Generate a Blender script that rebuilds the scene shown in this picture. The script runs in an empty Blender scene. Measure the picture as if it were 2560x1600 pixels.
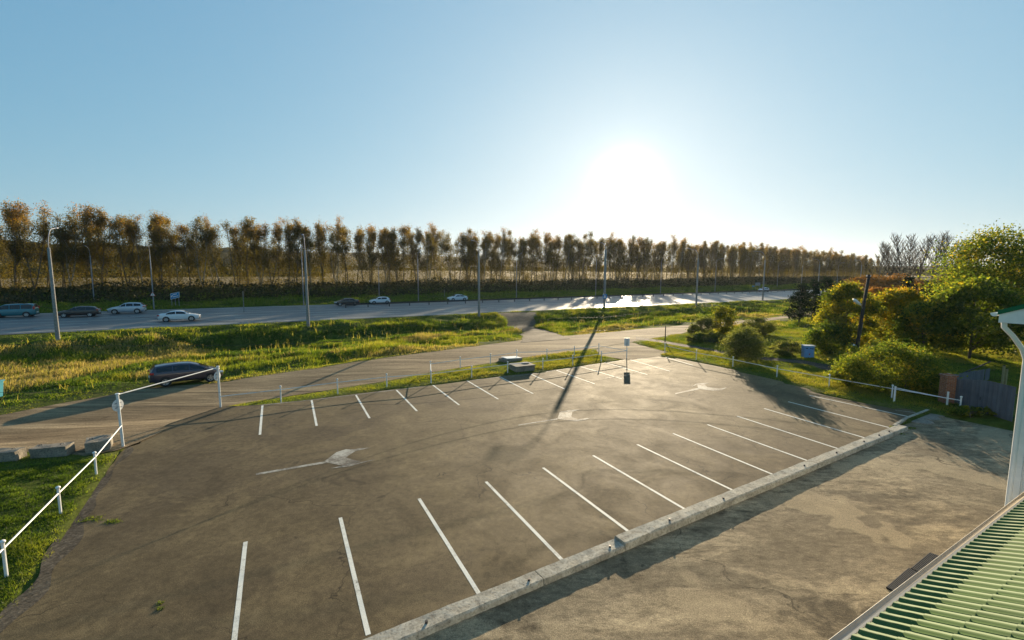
import bpy, bmesh, math, random
import numpy as np
from mathutils import Vector, Matrix, noise as mnoise
from mathutils.geometry import tessellate_polygon
R = math.radians
SC = bpy.context.scene
COL = SC.collection
rng = np.random.default_rng(7)
random.seed(7)
S = 2560 / 2419.0

# ------------------------------------------------------------------ camera
F_PX, PITCH, ROLL, CAM_H = 1150.0, -0.1068039, 0.0033907, 7.891
cp, sp = math.cos(PITCH), math.sin(PITCH)
fw = np.array([0, cp, sp]); rt = np.array([1., 0, 0]); up = np.cross(rt, fw)
cr, sr = math.cos(ROLL), math.sin(ROLL)
M3 = np.array([cr * rt + sr * up, -sr * rt + cr * up, fw])
CAMP = np.array([0, 0, CAM_H])
cam_d = bpy.data.cameras.new('camera'); cam = bpy.data.objects.new('camera', cam_d); COL.objects.link(cam)
cam_d.sensor_width = 36; cam_d.lens = 36 * F_PX / 2560; cam_d.clip_end = 30000; cam_d.clip_start = .1
mw = Matrix.Identity(4)
for i in range(3):
    mw[i][0] = M3[0][i]; mw[i][1] = M3[1][i]; mw[i][2] = -M3[2][i]; mw[i][3] = CAMP[i]
cam.matrix_world = mw
SC.camera = cam

def ray(px, py):
    d = np.array([(px - 1280) / F_PX, (800 - py) / F_PX, 1.0]) @ M3
    return d
def U(px, py, z=0.0):
    d = ray(px, py); t = (z - CAM_H) / d[2]
    return Vector(CAMP + d * t)
def UD(px, py, D):                 # point at ground distance D (along y) on a sight line
    d = ray(px, py); return Vector(CAMP + d * (D / d[1]))
def f2(x, y): return (x * S, y * S)
def crop(n, x, y):
    ox, oy = {1: (0, 480), 2: (640, 480), 3: (1280, 480), 4: (1920, 480), 5: (0, 800), 6: (640, 800), 7: (1280, 800), 8: (1920, 800)}[n]
    return (ox + x * .26457, oy + y * .26457)

# ------------------------------------------------------------------ terrain
TH = R(31.2); CT, ST = math.cos(TH), math.sin(TH)
def to_uv(x, y): return x * CT + y * ST, -x * ST + y * CT
def to_xy(u, v): return u * CT - v * ST, u * ST + v * CT
def v_near(u): return 67.5 - .043 * u
HW = 30.5
HDIR = Vector(to_xy(1, -.043)).normalized(); HANG = math.atan2(HDIR.y, HDIR.x)
WP = np.array([-400, -27, -22, -15, -8.5, -3.2, -1.2, 0, 31, 34, 40, 60, 78, 100, 200, 420, 900, 6000])
ZP = np.array([0, 0, -.05, -.3, -.4, .7, .96, 1.0, 1.0, .9, .75, 1.9, 2.8, 3.2, 4.2, 6.5, 9.5, 12])
def sstep(a, b, x):
    t = np.clip((x - a) / (b - a), 0, 1); return t * t * (3 - 2 * t)
def Zg(x, y):
    u, v = to_uv(np.asarray(x, float), np.asarray(y, float)); w = v - v_near(u)
    z = np.interp(w, WP, ZP)
    dip = .6 * sstep(13, -4, u) * sstep(27, 34, v) * (1 - sstep(-14, -4, w))
    dip2 = .12 * sstep(-2, -8, u) * sstep(22, 16, v)
    return z - dip - dip2
def G(px, py, it=8):
    z = 0.
    for _ in range(it):
        p = U(px, py, z); z = float(Zg(p.x, p.y))
    return Vector((p.x, p.y, z))

# ------------------------------------------------------------------ helpers
def link(o, parent=None):
    COL.objects.link(o)
    if parent is not None: o.parent = parent
    return o
def tag(o, label=None, cat=None, group=None, kind=None):
    if label: o['label'] = label
    if cat: o['category'] = cat
    if group: o['group'] = group
    if kind: o['kind'] = kind
    return o
def thing(name, label, cat, loc=(0, 0, 0), rz=0., group=None):
    o = bpy.data.objects.new(name, None); link(o); o.location = loc; o.rotation_euler = (0, 0, rz)
    o.empty_display_size = .2
    return tag(o, label, cat, group)
def copy_tree(o, parent=None):
    c = o.copy(); COL.objects.link(c); c.parent = parent
    for ch in o.children: copy_tree(ch, c)
    return c
class MB:
    def __init__(s): s.v = []; s.f = []; s.t = []
    def add(s, vs, fs, tint=0.):
        b = len(s.v); s.v += [tuple(q) for q in vs]; s.f += [tuple(i + b for i in q) for q in fs]; s.t += [tint] * len(vs); return s
    def box(s, c, d, rz=0., ry=0.):
        hx, hy, hz = d[0] / 2, d[1] / 2, d[2] / 2
        m = Matrix.Rotation(rz, 3, 'Z') @ Matrix.Rotation(ry, 3, 'Y'); c = Vector(c)
        vs = [c + m @ Vector((sx * hx, sy * hy, sz * hz)) for sz in (-1, 1) for sy in (-1, 1) for sx in (-1, 1)]
        return s.add(vs, [(0, 2, 3, 1), (4, 5, 7, 6), (0, 1, 5, 4), (2, 6, 7, 3), (0, 4, 6, 2), (1, 3, 7, 5)])
    def tube(s, pts, r, n=8, cap=True, tint=0.):
        pts = [Vector(p) for p in pts]; rs = r if hasattr(r, '__len__') else [r] * len(pts)
        vs = []; fs = []; ref = None
        for i, p in enumerate(pts):
            d = (pts[min(i + 1, len(pts) - 1)] - pts[max(i - 1, 0)]).normalized()
            if ref is None: ref = Vector((0, 0, 1)) if abs(d.z) < .9 else Vector((1, 0, 0))
            a = d.cross(ref).normalized(); b = d.cross(a); ref = a.cross(d) if False else ref
            for k in range(n):
                t = 2 * math.pi * k / n; vs.append(p + (a * math.cos(t) + b * math.sin(t)) * rs[i])
        for i in range(len(pts) - 1):
            for k in range(n):
                k2 = (k + 1) % n; fs.append((i * n + k, i * n + k2, (i + 1) * n + k2, (i + 1) * n + k))
        if cap: fs += [tuple(range(n))[::-1], tuple((len(pts) - 1) * n + k for k in range(n))]
        return s.add(vs, fs, tint)
    def ball(s, c, r, n=10, m=7, sz=1.):
        c = Vector(c); vs = []; fs = []
        for i in range(m + 1):
            a = math.pi * i / m
            for k in range(n):
                t = 2 * math.pi * k / n; vs.append(c + Vector((r * math.sin(a) * math.cos(t), r * math.sin(a) * math.sin(t), r * sz * math.cos(a))))
        for i in range(m):
            for k in range(n):
                k2 = (k + 1) % n; fs.append((i * n + k, (i + 1) * n + k, (i + 1) * n + k2, i * n + k2))
        return s.add(vs, fs)
    def lathe(s, prof, n=20, axis='Z', c=(0, 0, 0)):
        vs = []; fs = []; c = Vector(c)
        for r_, h in prof:
            for k in range(n):
                t = 2 * math.pi * k / n; a, b = r_ * math.cos(t), r_ * math.sin(t)
                vs.append(c + (Vector((a, b, h)) if axis == 'Z' else Vector((a, h, b))))
        for i in range(len(prof) - 1):
            for k in range(n):
                k2 = (k + 1) % n; fs.append((i * n + k, i * n + k2, (i + 1) * n + k2, (i + 1) * n + k))
        return s.add(vs, fs)
    def prism(s, poly, z0, z1):
        n = len(poly); vs = [(p[0], p[1], z0) for p in poly] + [(p[0], p[1], z1) for p in poly]
        return s.add(vs, [tuple(range(n))[::-1], tuple(range(n, 2 * n))] + [(i, (i + 1) % n, n + (i + 1) % n, n + i) for i in range(n)])
    def mesh(s, name, mat, smooth=False, tint=False):
        me = bpy.data.meshes.new(name); me.from_pydata(s.v, [], s.f); me.update()
        bm = bmesh.new(); bm.from_mesh(me); bmesh.ops.recalc_face_normals(bm, faces=bm.faces); bm.to_mesh(me); bm.free()
        me.materials.append(mat)
        if smooth: me.polygons.foreach_set('use_smooth', [True] * len(me.polygons))
        if tint:
            a = me.attributes.new('tint', 'FLOAT', 'POINT'); a.data.foreach_set('value', s.t)
        return me
    def obj(s, name, mat, parent=None, smooth=False, bevel=0., tint=False):
        o = bpy.data.objects.new(name, s.mesh(name, mat, smooth, tint)); link(o, parent)
        if bevel:
            b = o.modifiers.new('Bevel', 'BEVEL'); b.width = bevel; b.segments = 2; b.limit_method = 'ANGLE'
        return o
def np_mesh(name, verts, faces, mat, smooth=False, tint=None):
    me = bpy.data.meshes.new(name); verts = np.asarray(verts, np.float32); faces = np.asarray(faces, np.int32)
    n, k = faces.shape
    me.vertices.add(len(verts)); me.vertices.foreach_set('co', verts.ravel())
    me.loops.add(n * k); me.loops.foreach_set('vertex_index', faces.ravel())
    me.polygons.add(n); me.polygons.foreach_set('loop_start', np.arange(0, n * k, k, dtype=np.int32))
    me.polygons.foreach_set('loop_total', np.full(n, k, np.int32))
    if smooth: me.polygons.foreach_set('use_smooth', np.ones(n, bool))
    me.materials.append(mat); me.update(calc_edges=True); me.validate()
    if tint is not None:
        a = me.attributes.new('tint', 'FLOAT', 'POINT'); a.data.foreach_set('value', np.asarray(tint, np.float32))
    return me
def np_obj(name, verts, faces, mat, parent=None, smooth=False, tint=None):
    return link(bpy.data.objects.new(name, np_mesh(name, verts, faces, mat, smooth, tint)), parent)
def in_poly(x, y, poly):
    x = np.asarray(x); y = np.asarray(y); c = np.zeros(x.shape, bool); n = len(poly)
    for i in range(n):
        x1, y1 = poly[i][0], poly[i][1]; x2, y2 = poly[(i + 1) % n][0], poly[(i + 1) % n][1]
        if y1 == y2: continue
        c ^= ((y1 > y) != (y2 > y)) & (x < (x2 - x1) * (y - y1) / (y2 - y1) + x1)
    return c
def seg_dist(x, y, poly, closed=True):
    d = np.full(np.shape(x), 1e9); n = len(poly)
    for i in range(n if closed else n - 1):
        a = np.array(poly[i][:2]); b = np.array(poly[(i + 1) % n][:2]); e = b - a
        t = np.clip(((x - a[0]) * e[0] + (y - a[1]) * e[1]) / max(e @ e, 1e-9), 0, 1)
        d = np.minimum(d, np.hypot(x - a[0] - t * e[0], y - a[1] - t * e[1]))
    return d
def vnoise(x, y, sc, seed=0):
    x = np.asarray(x) * sc + seed * 17.3; y = np.asarray(y) * sc - seed * 9.1
    xi = np.floor(x).astype(int); yi = np.floor(y).astype(int); fx = x - xi; fy = y - yi
    fx = fx * fx * (3 - 2 * fx); fy = fy * fy * (3 - 2 * fy)
    def h(a, b):
        q = np.sin(a * 127.1 + b * 311.7 + seed * 74.7) * 43758.5453; return q - np.floor(q)
    return (h(xi, yi) * (1 - fx) + h(xi + 1, yi) * fx) * (1 - fy) + (h(xi, yi + 1) * (1 - fx) + h(xi + 1, yi + 1) * fx) * fy - .5

# ------------------------------------------------------------------ materials
def nt(name):
    m = bpy.data.materials.new(name); m.use_nodes = True; t = m.node_tree
    for n in list(t.nodes): t.nodes.remove(n)
    return m, t
def nd(t, typ, **kw):
    n = t.nodes.new(typ)
    for k, v in kw.items():
        if k.startswith('i_'): n.inputs[k[2:].replace('_', ' ')].default_value = v
        else: setattr(n, k, v)
    return n
def c4(c): return (c[0], c[1], c[2], 1)
def mixc(t, fac, a, b, mode='MIX'):
    n = nd(t, 'ShaderNodeMix', data_type='RGBA', blend_type=mode)
    for s_, v in ((0, fac), (6, a), (7, b)):
        if hasattr(v, 'links'): t.links.new(v, n.inputs[s_])
        else: n.inputs[s_].default_value = v if s_ == 0 else c4(v)
    return n.outputs[2]
def tex(t, scale, detail=4, rough=.6, vec=None, out='Fac', dist=0.):
    n = nd(t, 'ShaderNodeTexNoise'); n.inputs['Scale'].default_value = scale; n.inputs['Detail'].default_value = detail
    n.inputs['Roughness'].default_value = rough; n.inputs['Distortion'].default_value = dist
    if vec is not None: t.links.new(vec, n.inputs['Vector'])
    return n.outputs[out]
def ramp(t, fac, stops):
    n = nd(t, 'ShaderNodeValToRGB'); e = n.color_ramp.elements
    while len(e) < len(stops): e.new(.5)
    for q, (p, c) in zip(e, stops): q.position = p; q.color = c4(c) if hasattr(c, '__len__') else (c, c, c, 1)
    t.links.new(fac, n.inputs[0]); return n.outputs[0]
def coords(t, scale=(1, 1, 1), rz=0., kind='Object'):
    tc = nd(t, 'ShaderNodeTexCoord'); mp = nd(t, 'ShaderNodeMapping'); mp.inputs['Scale'].default_value = scale
    mp.inputs['Rotation'].default_value = (0, 0, rz)
    t.links.new(tc.outputs[kind], mp.inputs[0]); return mp.outputs[0]
def finish(m, t, col, rough=.8, spec=.3, bump=None, bstr=.3, bdist=.02, metal=0., coat=0.):
    b = nd(t, 'ShaderNodeBsdfPrincipled'); o = nd(t, 'ShaderNodeOutputMaterial')
    for k, v in (('Base Color', col), ('Roughness', rough), ('Metallic', metal), ('Specular IOR Level', spec), ('Coat Weight', coat)):
        if hasattr(v, 'links'): t.links.new(v, b.inputs[k])
        else: b.inputs[k].default_value = c4(v) if k == 'Base Color' else v
    if bump is not None:
        bn = nd(t, 'ShaderNodeBump'); bn.inputs['Strength'].default_value = bstr; bn.inputs['Distance'].default_value = bdist
        t.links.new(bump, bn.inputs['Height']); t.links.new(bn.outputs[0], b.inputs['Normal'])
    t.links.new(b.outputs[0], o.inputs[0]); return m
def simple(name, c, rough=.6, var=.15, scale=6., spec=.4, metal=0., coat=0., bstr=.1):
    m, t = nt(name); v = coords(t); n = tex(t, scale, 5, .65, v)
    a = tuple(x * (1 - var) for x in c); b = tuple(min(1, x * (1 + var)) for x in c)
    col = ramp(t, n, [(.3, a), (.7, b)])
    return finish(m, t, col, rough, spec, n if bstr else None, bstr, .005, metal, coat)
def asphalt(name, base, dust, dust_amt=.5, rough=.62, spec=.4, crack=True, stretch=(1, 1, 1), rz=0., fine=38., stain=.55, cscale=.16, bump=.5, patch=.35, mott=.3, dark=1.):
    m, t = nt(name); v = coords(t); vs = coords(t, stretch, rz)
    big = tex(t, .09, 5, .6, v, dist=.6); mid = tex(t, .5, 8, .72, vs, dist=.8); fin = tex(t, fine, 3, .7, v); md2 = tex(t, 4.5, 6, .75, vs)
    c = mixc(t, ramp(t, big, [(.35, 0.), (.68, dust_amt)]), base, dust)
    # dusty drifts and worn patches with ragged edges
    dr = tex(t, .32, 9, .7, vs, dist=.5)
    c = mixc(t, ramp(t, dr, [(.5, 0.), (.57, patch), (.7, patch * 1.5)]), c, tuple(x * 1.3 for x in dust))
    c = mixc(t, 1., c, ramp(t, mid, [(.32, .7), (.5, 1.), (.72, 1.25)]), 'MULTIPLY')
    c = mixc(t, 1., c, ramp(t, md2, [(.3, 1 - mott), (.5, 1.), (.72, 1 + mott)]), 'MULTIPLY')
    if dark < 1.:                                                    # gravelly worn-through patches
        gp = tex(t, .42, 8, .68, vs, dist=1.1); c = mixc(t, 1., c, ramp(t, gp, [(.36, dark), (.41, 1.)]), 'MULTIPLY'); g2p = tex(t, .3, 3, .5, v); c = mixc(t, ramp(t, g2p, [(.6, 0.), (.615, .6)]), c, tuple(x * 1.15 for x in dust))
    # oil and damp stains
    st = tex(t, .55, 4, .55, v, dist=.9); st2 = tex(t, 2.6, 3, .5, v)
    c = mixc(t, 1., c, ramp(t, st, [(.27, stain), (.33, 1.)]), 'MULTIPLY'); c = mixc(t, 1., c, ramp(t, st2, [(.24, stain + .1), (.29, 1.)]), 'MULTIPLY')
    c = mixc(t, 1., c, ramp(t, fin, [(.25, .5), (.5, 1.), (.75, 1.7)]), 'MULTIPLY')
    if crack:
        for sc_, wd_, mk in ((cscale, .0032, (.45, .55)), (cscale * 3.3, .004, (.6, .68))):
            nz = nd(t, 'ShaderNodeTexNoise'); nz.inputs['Scale'].default_value = 1.1; nz.inputs['Detail'].default_value = 5
            t.links.new(v, nz.inputs['Vector']); ad = nd(t, 'ShaderNodeVectorMath', operation='MULTIPLY_ADD')
            t.links.new(nz.outputs['Color'], ad.inputs[0]); ad.inputs[1].default_value = (1.6, 1.6, 0); t.links.new(v, ad.inputs[2])
            vo = nd(t, 'ShaderNodeTexVoronoi', feature='DISTANCE_TO_EDGE'); vo.inputs['Scale'].default_value = sc_
            t.links.new(ad.outputs[0], vo.inputs['Vector'])
            line = ramp(t, vo.outputs['Distance'], [(.0, 1.), (wd_, 0.)])
            msk = ramp(t, tex(t, .22, 2, .5, v), [(mk[0], 0.), (mk[1], 1.)])
            k = nd(t, 'ShaderNodeMath', operation='MULTIPLY'); t.links.new(line, k.inputs[0]); t.links.new(msk, k.inputs[1])
            c = mixc(t, k.outputs[0], c, tuple(x * .42 for x in base))
    rg = ramp(t, mid, [(.3, rough + .08), (.7, rough - .06)])
    return finish(m, t, c, rg, spec, fin, bump, .012)
def leafmat(name, stops, trans=.5, tcol=1.6, shape=False):
    m, t = nt(name); at = nd(t, 'ShaderNodeAttribute', attribute_name='tint')
    col = ramp(t, at.outputs['Fac'], stops)
    d = nd(t, 'ShaderNodeBsdfDiffuse'); tr = nd(t, 'ShaderNodeBsdfTranslucent'); g = nd(t, 'ShaderNodeBsdfGlossy'); g.inputs['Roughness'].default_value = .55
    g.inputs['Color'].default_value = (.5, .5, .45, 1)
    t.links.new(col, d.inputs[0]); tc = mixc(t, 1., col, (tcol, tcol * .98, tcol * .55), 'MULTIPLY'); t.links.new(tc, tr.inputs[0])
    mx = nd(t, 'ShaderNodeMixShader'); mx.inputs[0].default_value = trans; t.links.new(d.outputs[0], mx.inputs[1]); t.links.new(tr.outputs[0], mx.inputs[2])
    m2 = nd(t, 'ShaderNodeMixShader'); m2.inputs[0].default_value = .04; t.links.new(mx.outputs[0], m2.inputs[1]); t.links.new(g.outputs[0], m2.inputs[2])
    o = nd(t, 'ShaderNodeOutputMaterial'); t.links.new(m2.outputs[0], o.inputs[0]); return m

M = {}
M['lot'] = asphalt('lot_asphalt', (.088, .063, .034), (.172, .125, .06), .85, .8, .16, patch=.3, mott=.36)
M['yard'] = asphalt('yard_concrete', (.14, .109, .068), (.31, .241, .146), .9, .88, .15, stretch=(.6, 1.25, 1), rz=R(20), stain=.42, cscale=.13, bump=1., patch=.55, mott=.5, dark=.52)
M['hwy'] = asphalt('highway_asphalt', (.07, .07, .072), (.1, .098, .095), .6, .42, .5, crack=False, stretch=(.05, 1.6, 1), rz=-HANG, fine=12.)
M['dirt'] = asphalt('dirt_gravel', (.15, .108, .064), (.29, .213, .123), .9, .9, .06, crack=False, stretch=(.12, 1.5, 1), rz=R(-24), fine=16., stain=.5, bump=.9, patch=.6, mott=.45)
M['gravel'] = asphalt('gravel_edge', (.06, .048, .035), (.13, .104, .072), .9, .9, .1, crack=False, fine=9., bump=1.)
def ground_mat():
    m, t = nt('ground_soil_grass'); v = coords(t)
    a = tex(t, .25, 6, .65, v); b = tex(t, 3., 6, .7, v); c = tex(t, .018, 5, .6, v)
    col = ramp(t, a, [(.3, (.045, .06, .012)), (.5, (.085, .1, .018)), (.7, (.13, .12, .035))])
    col = mixc(t, 1., col, ramp(t, b, [(.3, .55), (.7, 1.35)]), 'MULTIPLY')
    return finish(m, t, col, .95, .05, b, .8, .08)
M['ground'] = ground_mat()
def field_mat():
    m, t = nt('stubble_field'); v = coords(t); vs = coords(t, (.02, .6, 1), -HANG)
    a = tex(t, .01, 5, .6, v); b = tex(t, 1., 5, .6, vs)
    col = ramp(t, a, [(.35, (.2, .145, .07)), (.65, (.3, .22, .115))])
    col = mixc(t, 1., col, ramp(t, b, [(.3, .75), (.7, 1.2)]), 'MULTIPLY')
    return finish(m, t, col, .95, .05)
M['field'] = field_mat()
def hill_mat():
    m, t = nt('wooded_hill'); v = coords(t)
    a = tex(t, .006, 6, .65, v); b = tex(t, .06, 6, .75, v)
    col = ramp(t, a, [(.35, (.035, .036, .014)), (.55, (.075, .06, .022)), (.7, (.13, .1, .045))])
    col = mixc(t, 1., col, ramp(t, b, [(.35, .4), (.65, 1.4)]), 'MULTIPLY')
    return finish(m, t, col, .95, .05, b, 1., 6.)
M['hill'] = hill_mat()
def paint_mat():
    m, t = nt('worn_white_paint'); v = coords(t); n = tex(t, 9., 6, .75, v); k = tex(t, 1.2, 4, .6, v)
    f = nd(t, 'ShaderNodeMath', operation='ADD'); t.links.new(n, f.inputs[0]); t.links.new(k, f.inputs[1])
    col = ramp(t, f.outputs[0], [(.0, (.12, .11, .09)), (.70, (.2, .185, .15)), (.82, (.6, .57, .48)), (1.15, (.8, .77, .66))])
    fin = tex(t, 38., 3, .7, v)
    return finish(m, t, mixc(t, 1., col, ramp(t, fin, [(.3, .8), (.6, 1.05)]), 'MULTIPLY'), .75, .3, fin, .4, .01)
M['paint'] = paint_mat()
def worn_mat():
    m, t = nt('faded_white_paint'); v = coords(t); n = tex(t, 7., 6, .8, v); k = tex(t, .9, 4, .6, v)
    f = nd(t, 'ShaderNodeMath', operation='ADD'); t.links.new(n, f.inputs[0]); t.links.new(k, f.inputs[1])
    f2_ = nd(t, 'ShaderNodeMath', operation='MULTIPLY'); t.links.new(f.outputs[0], f2_.inputs[0]); f2_.inputs[1].default_value = .5
    col = ramp(t, f2_.outputs[0], [(.44, (.12, .1, .075)), (.57, (.42, .39, .32)), (.72, (.62, .59, .5))])
    fin = tex(t, 38., 3, .7, v)
    return finish(m, t, col, .75, .28, fin, .4, .01)
M['worn'] = worn_mat()
def conc(name, a, b, sc=3., bs=.6):
    m, t = nt(name); v = coords(t); n = tex(t, sc, 7, .75, v, dist=.6); q = tex(t, sc * 7, 5, .7, v)
    col = ramp(t, n, [(.3, a), (.62, b)]); col = mixc(t, 1., col, ramp(t, q, [(.33, .45), (.48, 1.), (.75, 1.2)]), 'MULTIPLY')
    return finish(m, t, col, .88, .2, q, bs, .02)
M['kerb'] = conc('whitewashed_concrete', (.2, .18, .14), (.5, .46, .37), 2.2)
M['concrete'] = conc('old_concrete', (.15, .13, .1), (.29, .255, .2), 2.5)
M['pole_conc'] = conc('pole_concrete', (.21, .205, .19), (.31, .3, .28), 1.2, .2)
M['white'] = simple('white_painted_steel', (.74, .74, .71), .42, .06, 5., .45)
M['pole_steel'] = simple('galvanised_steel', (.24, .25, .265), .6, .12, 4., .3, .2)
M['dark_steel'] = simple('dark_steel', (.05, .05, .052), .5, .2, 5., .4, .3)
M['beige'] = simple('beige_trim', (.46, .41, .33), .55, .1, 5., .35)
M['rubber'] = simple('black_rubber', (.018, .018, .02), .7, .2, 8., .3)
M['rim'] = simple('alloy_rim', (.42, .42, .43), .35, .1, 8., .5, .8, bstr=0)
M['glass'] = simple('tinted_glass', (.012, .015, .018), .06, .1, 2., .6, bstr=0)
M['headlight'] = simple('clear_lamp', (.7, .72, .74), .12, .08, 6., .6, bstr=0)
M['taillight'] = simple('red_lamp', (.45, .03, .025), .2, .1, 6., .5, bstr=0)
M['plastic'] = simple('dark_plastic', (.025, .025, .027), .6, .15, 8., .35)
M['wood'] = simple('weathered_wood', (.05, .042, .036), .85, .35, 9., .2, bstr=.6)
M['brick'] = None
M['bark'] = simple('grey_bark', (.11, .095, .075), .9, .35, 5., .15, bstr=.5)
M['bark_pale'] = simple('pale_birch_bark', (.3, .27, .22), .85, .3, 3., .15, bstr=.3)
M['siding'] = None
def car_paint(name, c, metal=.0): return simple(name, c, .28, .03, 3., .5, metal, .8, bstr=0)
def brick_mat():
    m, t = nt('orange_brick'); v = coords(t, (1, 1, 1), 0)
    sx = nd(t, 'ShaderNodeSeparateXYZ'); t.links.new(v, sx.inputs[0]); ad = nd(t, 'ShaderNodeMath', operation='ADD'); t.links.new(sx.outputs[0], ad.inputs[0]); t.links.new(sx.outputs[1], ad.inputs[1])
    cb = nd(t, 'ShaderNodeCombineXYZ'); t.links.new(ad.outputs[0], cb.inputs[0]); t.links.new(sx.outputs[2], cb.inputs[1])
    br = nd(t, 'ShaderNodeTexBrick'); br.inputs['Scale'].default_value = 1; br.inputs['Brick Width'].default_value = .25; br.inputs['Row Height'].default_value = .075; br.inputs['Mortar Size'].default_value = .008
    br.inputs['Color1'].default_value = (.36, .13, .05, 1); br.inputs['Color2'].default_value = (.27, .09, .04, 1); br.inputs['Mortar'].default_value = (.3, .27, .23, 1)
    t.links.new(cb.outputs[0], br.inputs['Vector']); n = tex(t, 9., 5, .7, v)
    return finish(m, t, mixc(t, 1., br.outputs['Color'], ramp(t, n, [(.3, .7), (.7, 1.2)]), 'MULTIPLY'), .9, .15, n, .4, .01)
M['brick'] = brick_mat()
# ------------------------------------------------------------------ world, sun, haze
SUN_AZ, SUN_EL = R(13.6), R(10.3)
sd = Vector((math.sin(SUN_AZ) * math.cos(SUN_EL), math.cos(SUN_AZ) * math.cos(SUN_EL), math.sin(SUN_EL)))
W = bpy.data.worlds.new('World'); SC.world = W; W.use_nodes = True; t = W.node_tree
for n in list(t.nodes): t.nodes.remove(n)
sky = nd(t, 'ShaderNodeTexSky', sky_type='NISHITA', sun_disc=False, sun_elevation=SUN_EL, sun_rotation=SUN_AZ, altitude=150, air_density=1.0, dust_density=.4, ozone_density=3.5)
bg = nd(t, 'ShaderNodeBackground'); SKY_STR = .05
bg.inputs['Strength'].default_value = SKY_STR
# the bright aureole of air round the low sun, a part of the sky itself
tc = nd(t, 'ShaderNodeTexCoord'); nrm = nd(t, 'ShaderNodeVectorMath', operation='NORMALIZE'); t.links.new(tc.outputs['Generated'], nrm.inputs[0])
dt = nd(t, 'ShaderNodeVectorMath', operation='DOT_PRODUCT'); t.links.new(nrm.outputs[0], dt.inputs[0]); dt.inputs[1].default_value = sd
ac = nd(t, 'ShaderNodeMath', operation='ARCCOSINE'); cl = nd(t, 'ShaderNodeClamp'); cl.inputs[1].default_value = -1; t.links.new(dt.outputs['Value'], cl.inputs[0]); t.links.new(cl.outputs[0], ac.inputs[0])
def glow(width, power, amp):
    a = nd(t, 'ShaderNodeMath', operation='DIVIDE'); t.links.new(ac.outputs[0], a.inputs[0]); a.inputs[1].default_value = R(width)
    b = nd(t, 'ShaderNodeMath', operation='POWER'); t.links.new(a.outputs[0], b.inputs[0]); b.inputs[1].default_value = power
    c = nd(t, 'ShaderNodeMath', operation='MULTIPLY'); t.links.new(b.outputs[0], c.inputs[0]); c.inputs[1].default_value = -1
    e = nd(t, 'ShaderNodeMath', operation='EXPONENT'); t.links.new(c.outputs[0], e.inputs[0])
    g = nd(t, 'ShaderNodeMath', operation='MULTIPLY'); t.links.new(e.outputs[0], g.inputs[0]); g.inputs[1].default_value = amp; return g.outputs[0]
g1, g2, g3 = glow(2.3, 1.6, 12.), glow(6.5, 1.2, 1.5), glow(38., 1.5, 1.7)
sm = nd(t, 'ShaderNodeMath', operation='ADD'); t.links.new(g1, sm.inputs[0]); t.links.new(g2, sm.inputs[1]); sm0 = sm; sm = nd(t, 'ShaderNodeMath', operation='ADD'); t.links.new(sm0.outputs[0], sm.inputs[0]); t.links.new(g3, sm.inputs[1])
gv = nd(t, 'ShaderNodeMix', data_type='RGBA', blend_type='MIX'); gv.inputs[6].default_value = (0, 0, 0, 1); gv.inputs[7].default_value = (1., .97, .9, 1); gv.clamp_factor = False
t.links.new(sm.outputs[0], gv.inputs[0])
ad = nd(t, 'ShaderNodeMix', data_type='RGBA', blend_type='ADD'); ad.inputs[0].default_value = 1.
sps = nd(t, 'ShaderNodeSeparateColor'); t.links.new(sky.outputs[0], sps.inputs[0]); cbs = nd(t, 'ShaderNodeCombineColor')
for k_, (g_, a_) in enumerate(((.68, 1.55), (.56, 2.7), (.45, 3.65))):
    pw = nd(t, 'ShaderNodeMath', operation='POWER'); t.links.new(sps.outputs[k_], pw.inputs[0]); pw.inputs[1].default_value = g_
    ml = nd(t, 'ShaderNodeMath', operation='MULTIPLY'); t.links.new(pw.outputs[0], ml.inputs[0]); ml.inputs[1].default_value = a_
    A_ = (5.5, 7.0, 8.3)[k_]                                          # the film's shoulder, so that only the sun's own glare clips
    q1 = nd(t, 'ShaderNodeMath', operation='DIVIDE'); t.links.new(ml.outputs[0], q1.inputs[0]); q1.inputs[1].default_value = A_
    q2 = nd(t, 'ShaderNodeMath', operation='MULTIPLY'); t.links.new(q1.outputs[0], q2.inputs[0]); t.links.new(q1.outputs[0], q2.inputs[1])
    q3 = nd(t, 'ShaderNodeMath', operation='ADD'); t.links.new(q2.outputs[0], q3.inputs[0]); q3.inputs[1].default_value = 1
    q4 = nd(t, 'ShaderNodeMath', operation='SQRT'); t.links.new(q3.outputs[0], q4.inputs[0])
    q5 = nd(t, 'ShaderNodeMath', operation='DIVIDE'); t.links.new(ml.outputs[0], q5.inputs[0]); t.links.new(q4.outputs[0], q5.inputs[1]); t.links.new(q5.outputs[0], cbs.inputs[k_])
t.links.new(cbs.outputs[0], ad.inputs[6]); t.links.new(gv.outputs[2], ad.inputs[7])
t.links.new(ad.outputs[2], bg.inputs[0]); wo = nd(t, 'ShaderNodeOutputWorld'); t.links.new(bg.outputs[0], wo.inputs[0])
sl = bpy.data.lights.new('sun', 'SUN'); sl.energy = 5.0; sl.angle = R(.3); sl.color = (1., .81, .55)
so = bpy.data.objects.new('sun', sl); link(so); so.rotation_euler = (-sd).to_track_quat('-Z', 'Y').to_euler()
SC.view_settings.view_transform = 'Standard'; SC.view_settings.look = 'None'; SC.view_settings.gamma = 1; SC.view_settings.exposure = 1.2
SC.render.engine = 'CYCLES'; SC.cycles.use_denoising = True
try: SC.cycles.denoiser = 'OPENIMAGEDENOISE'
except Exception: pass
SC.cycles.max_bounces = 6; SC.cycles.diffuse_bounces = 3; SC.cycles.transmission_bounces = 3; SC.cycles.volume_bounces = 0; SC.cycles.sample_clamp_indirect = 6

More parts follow.
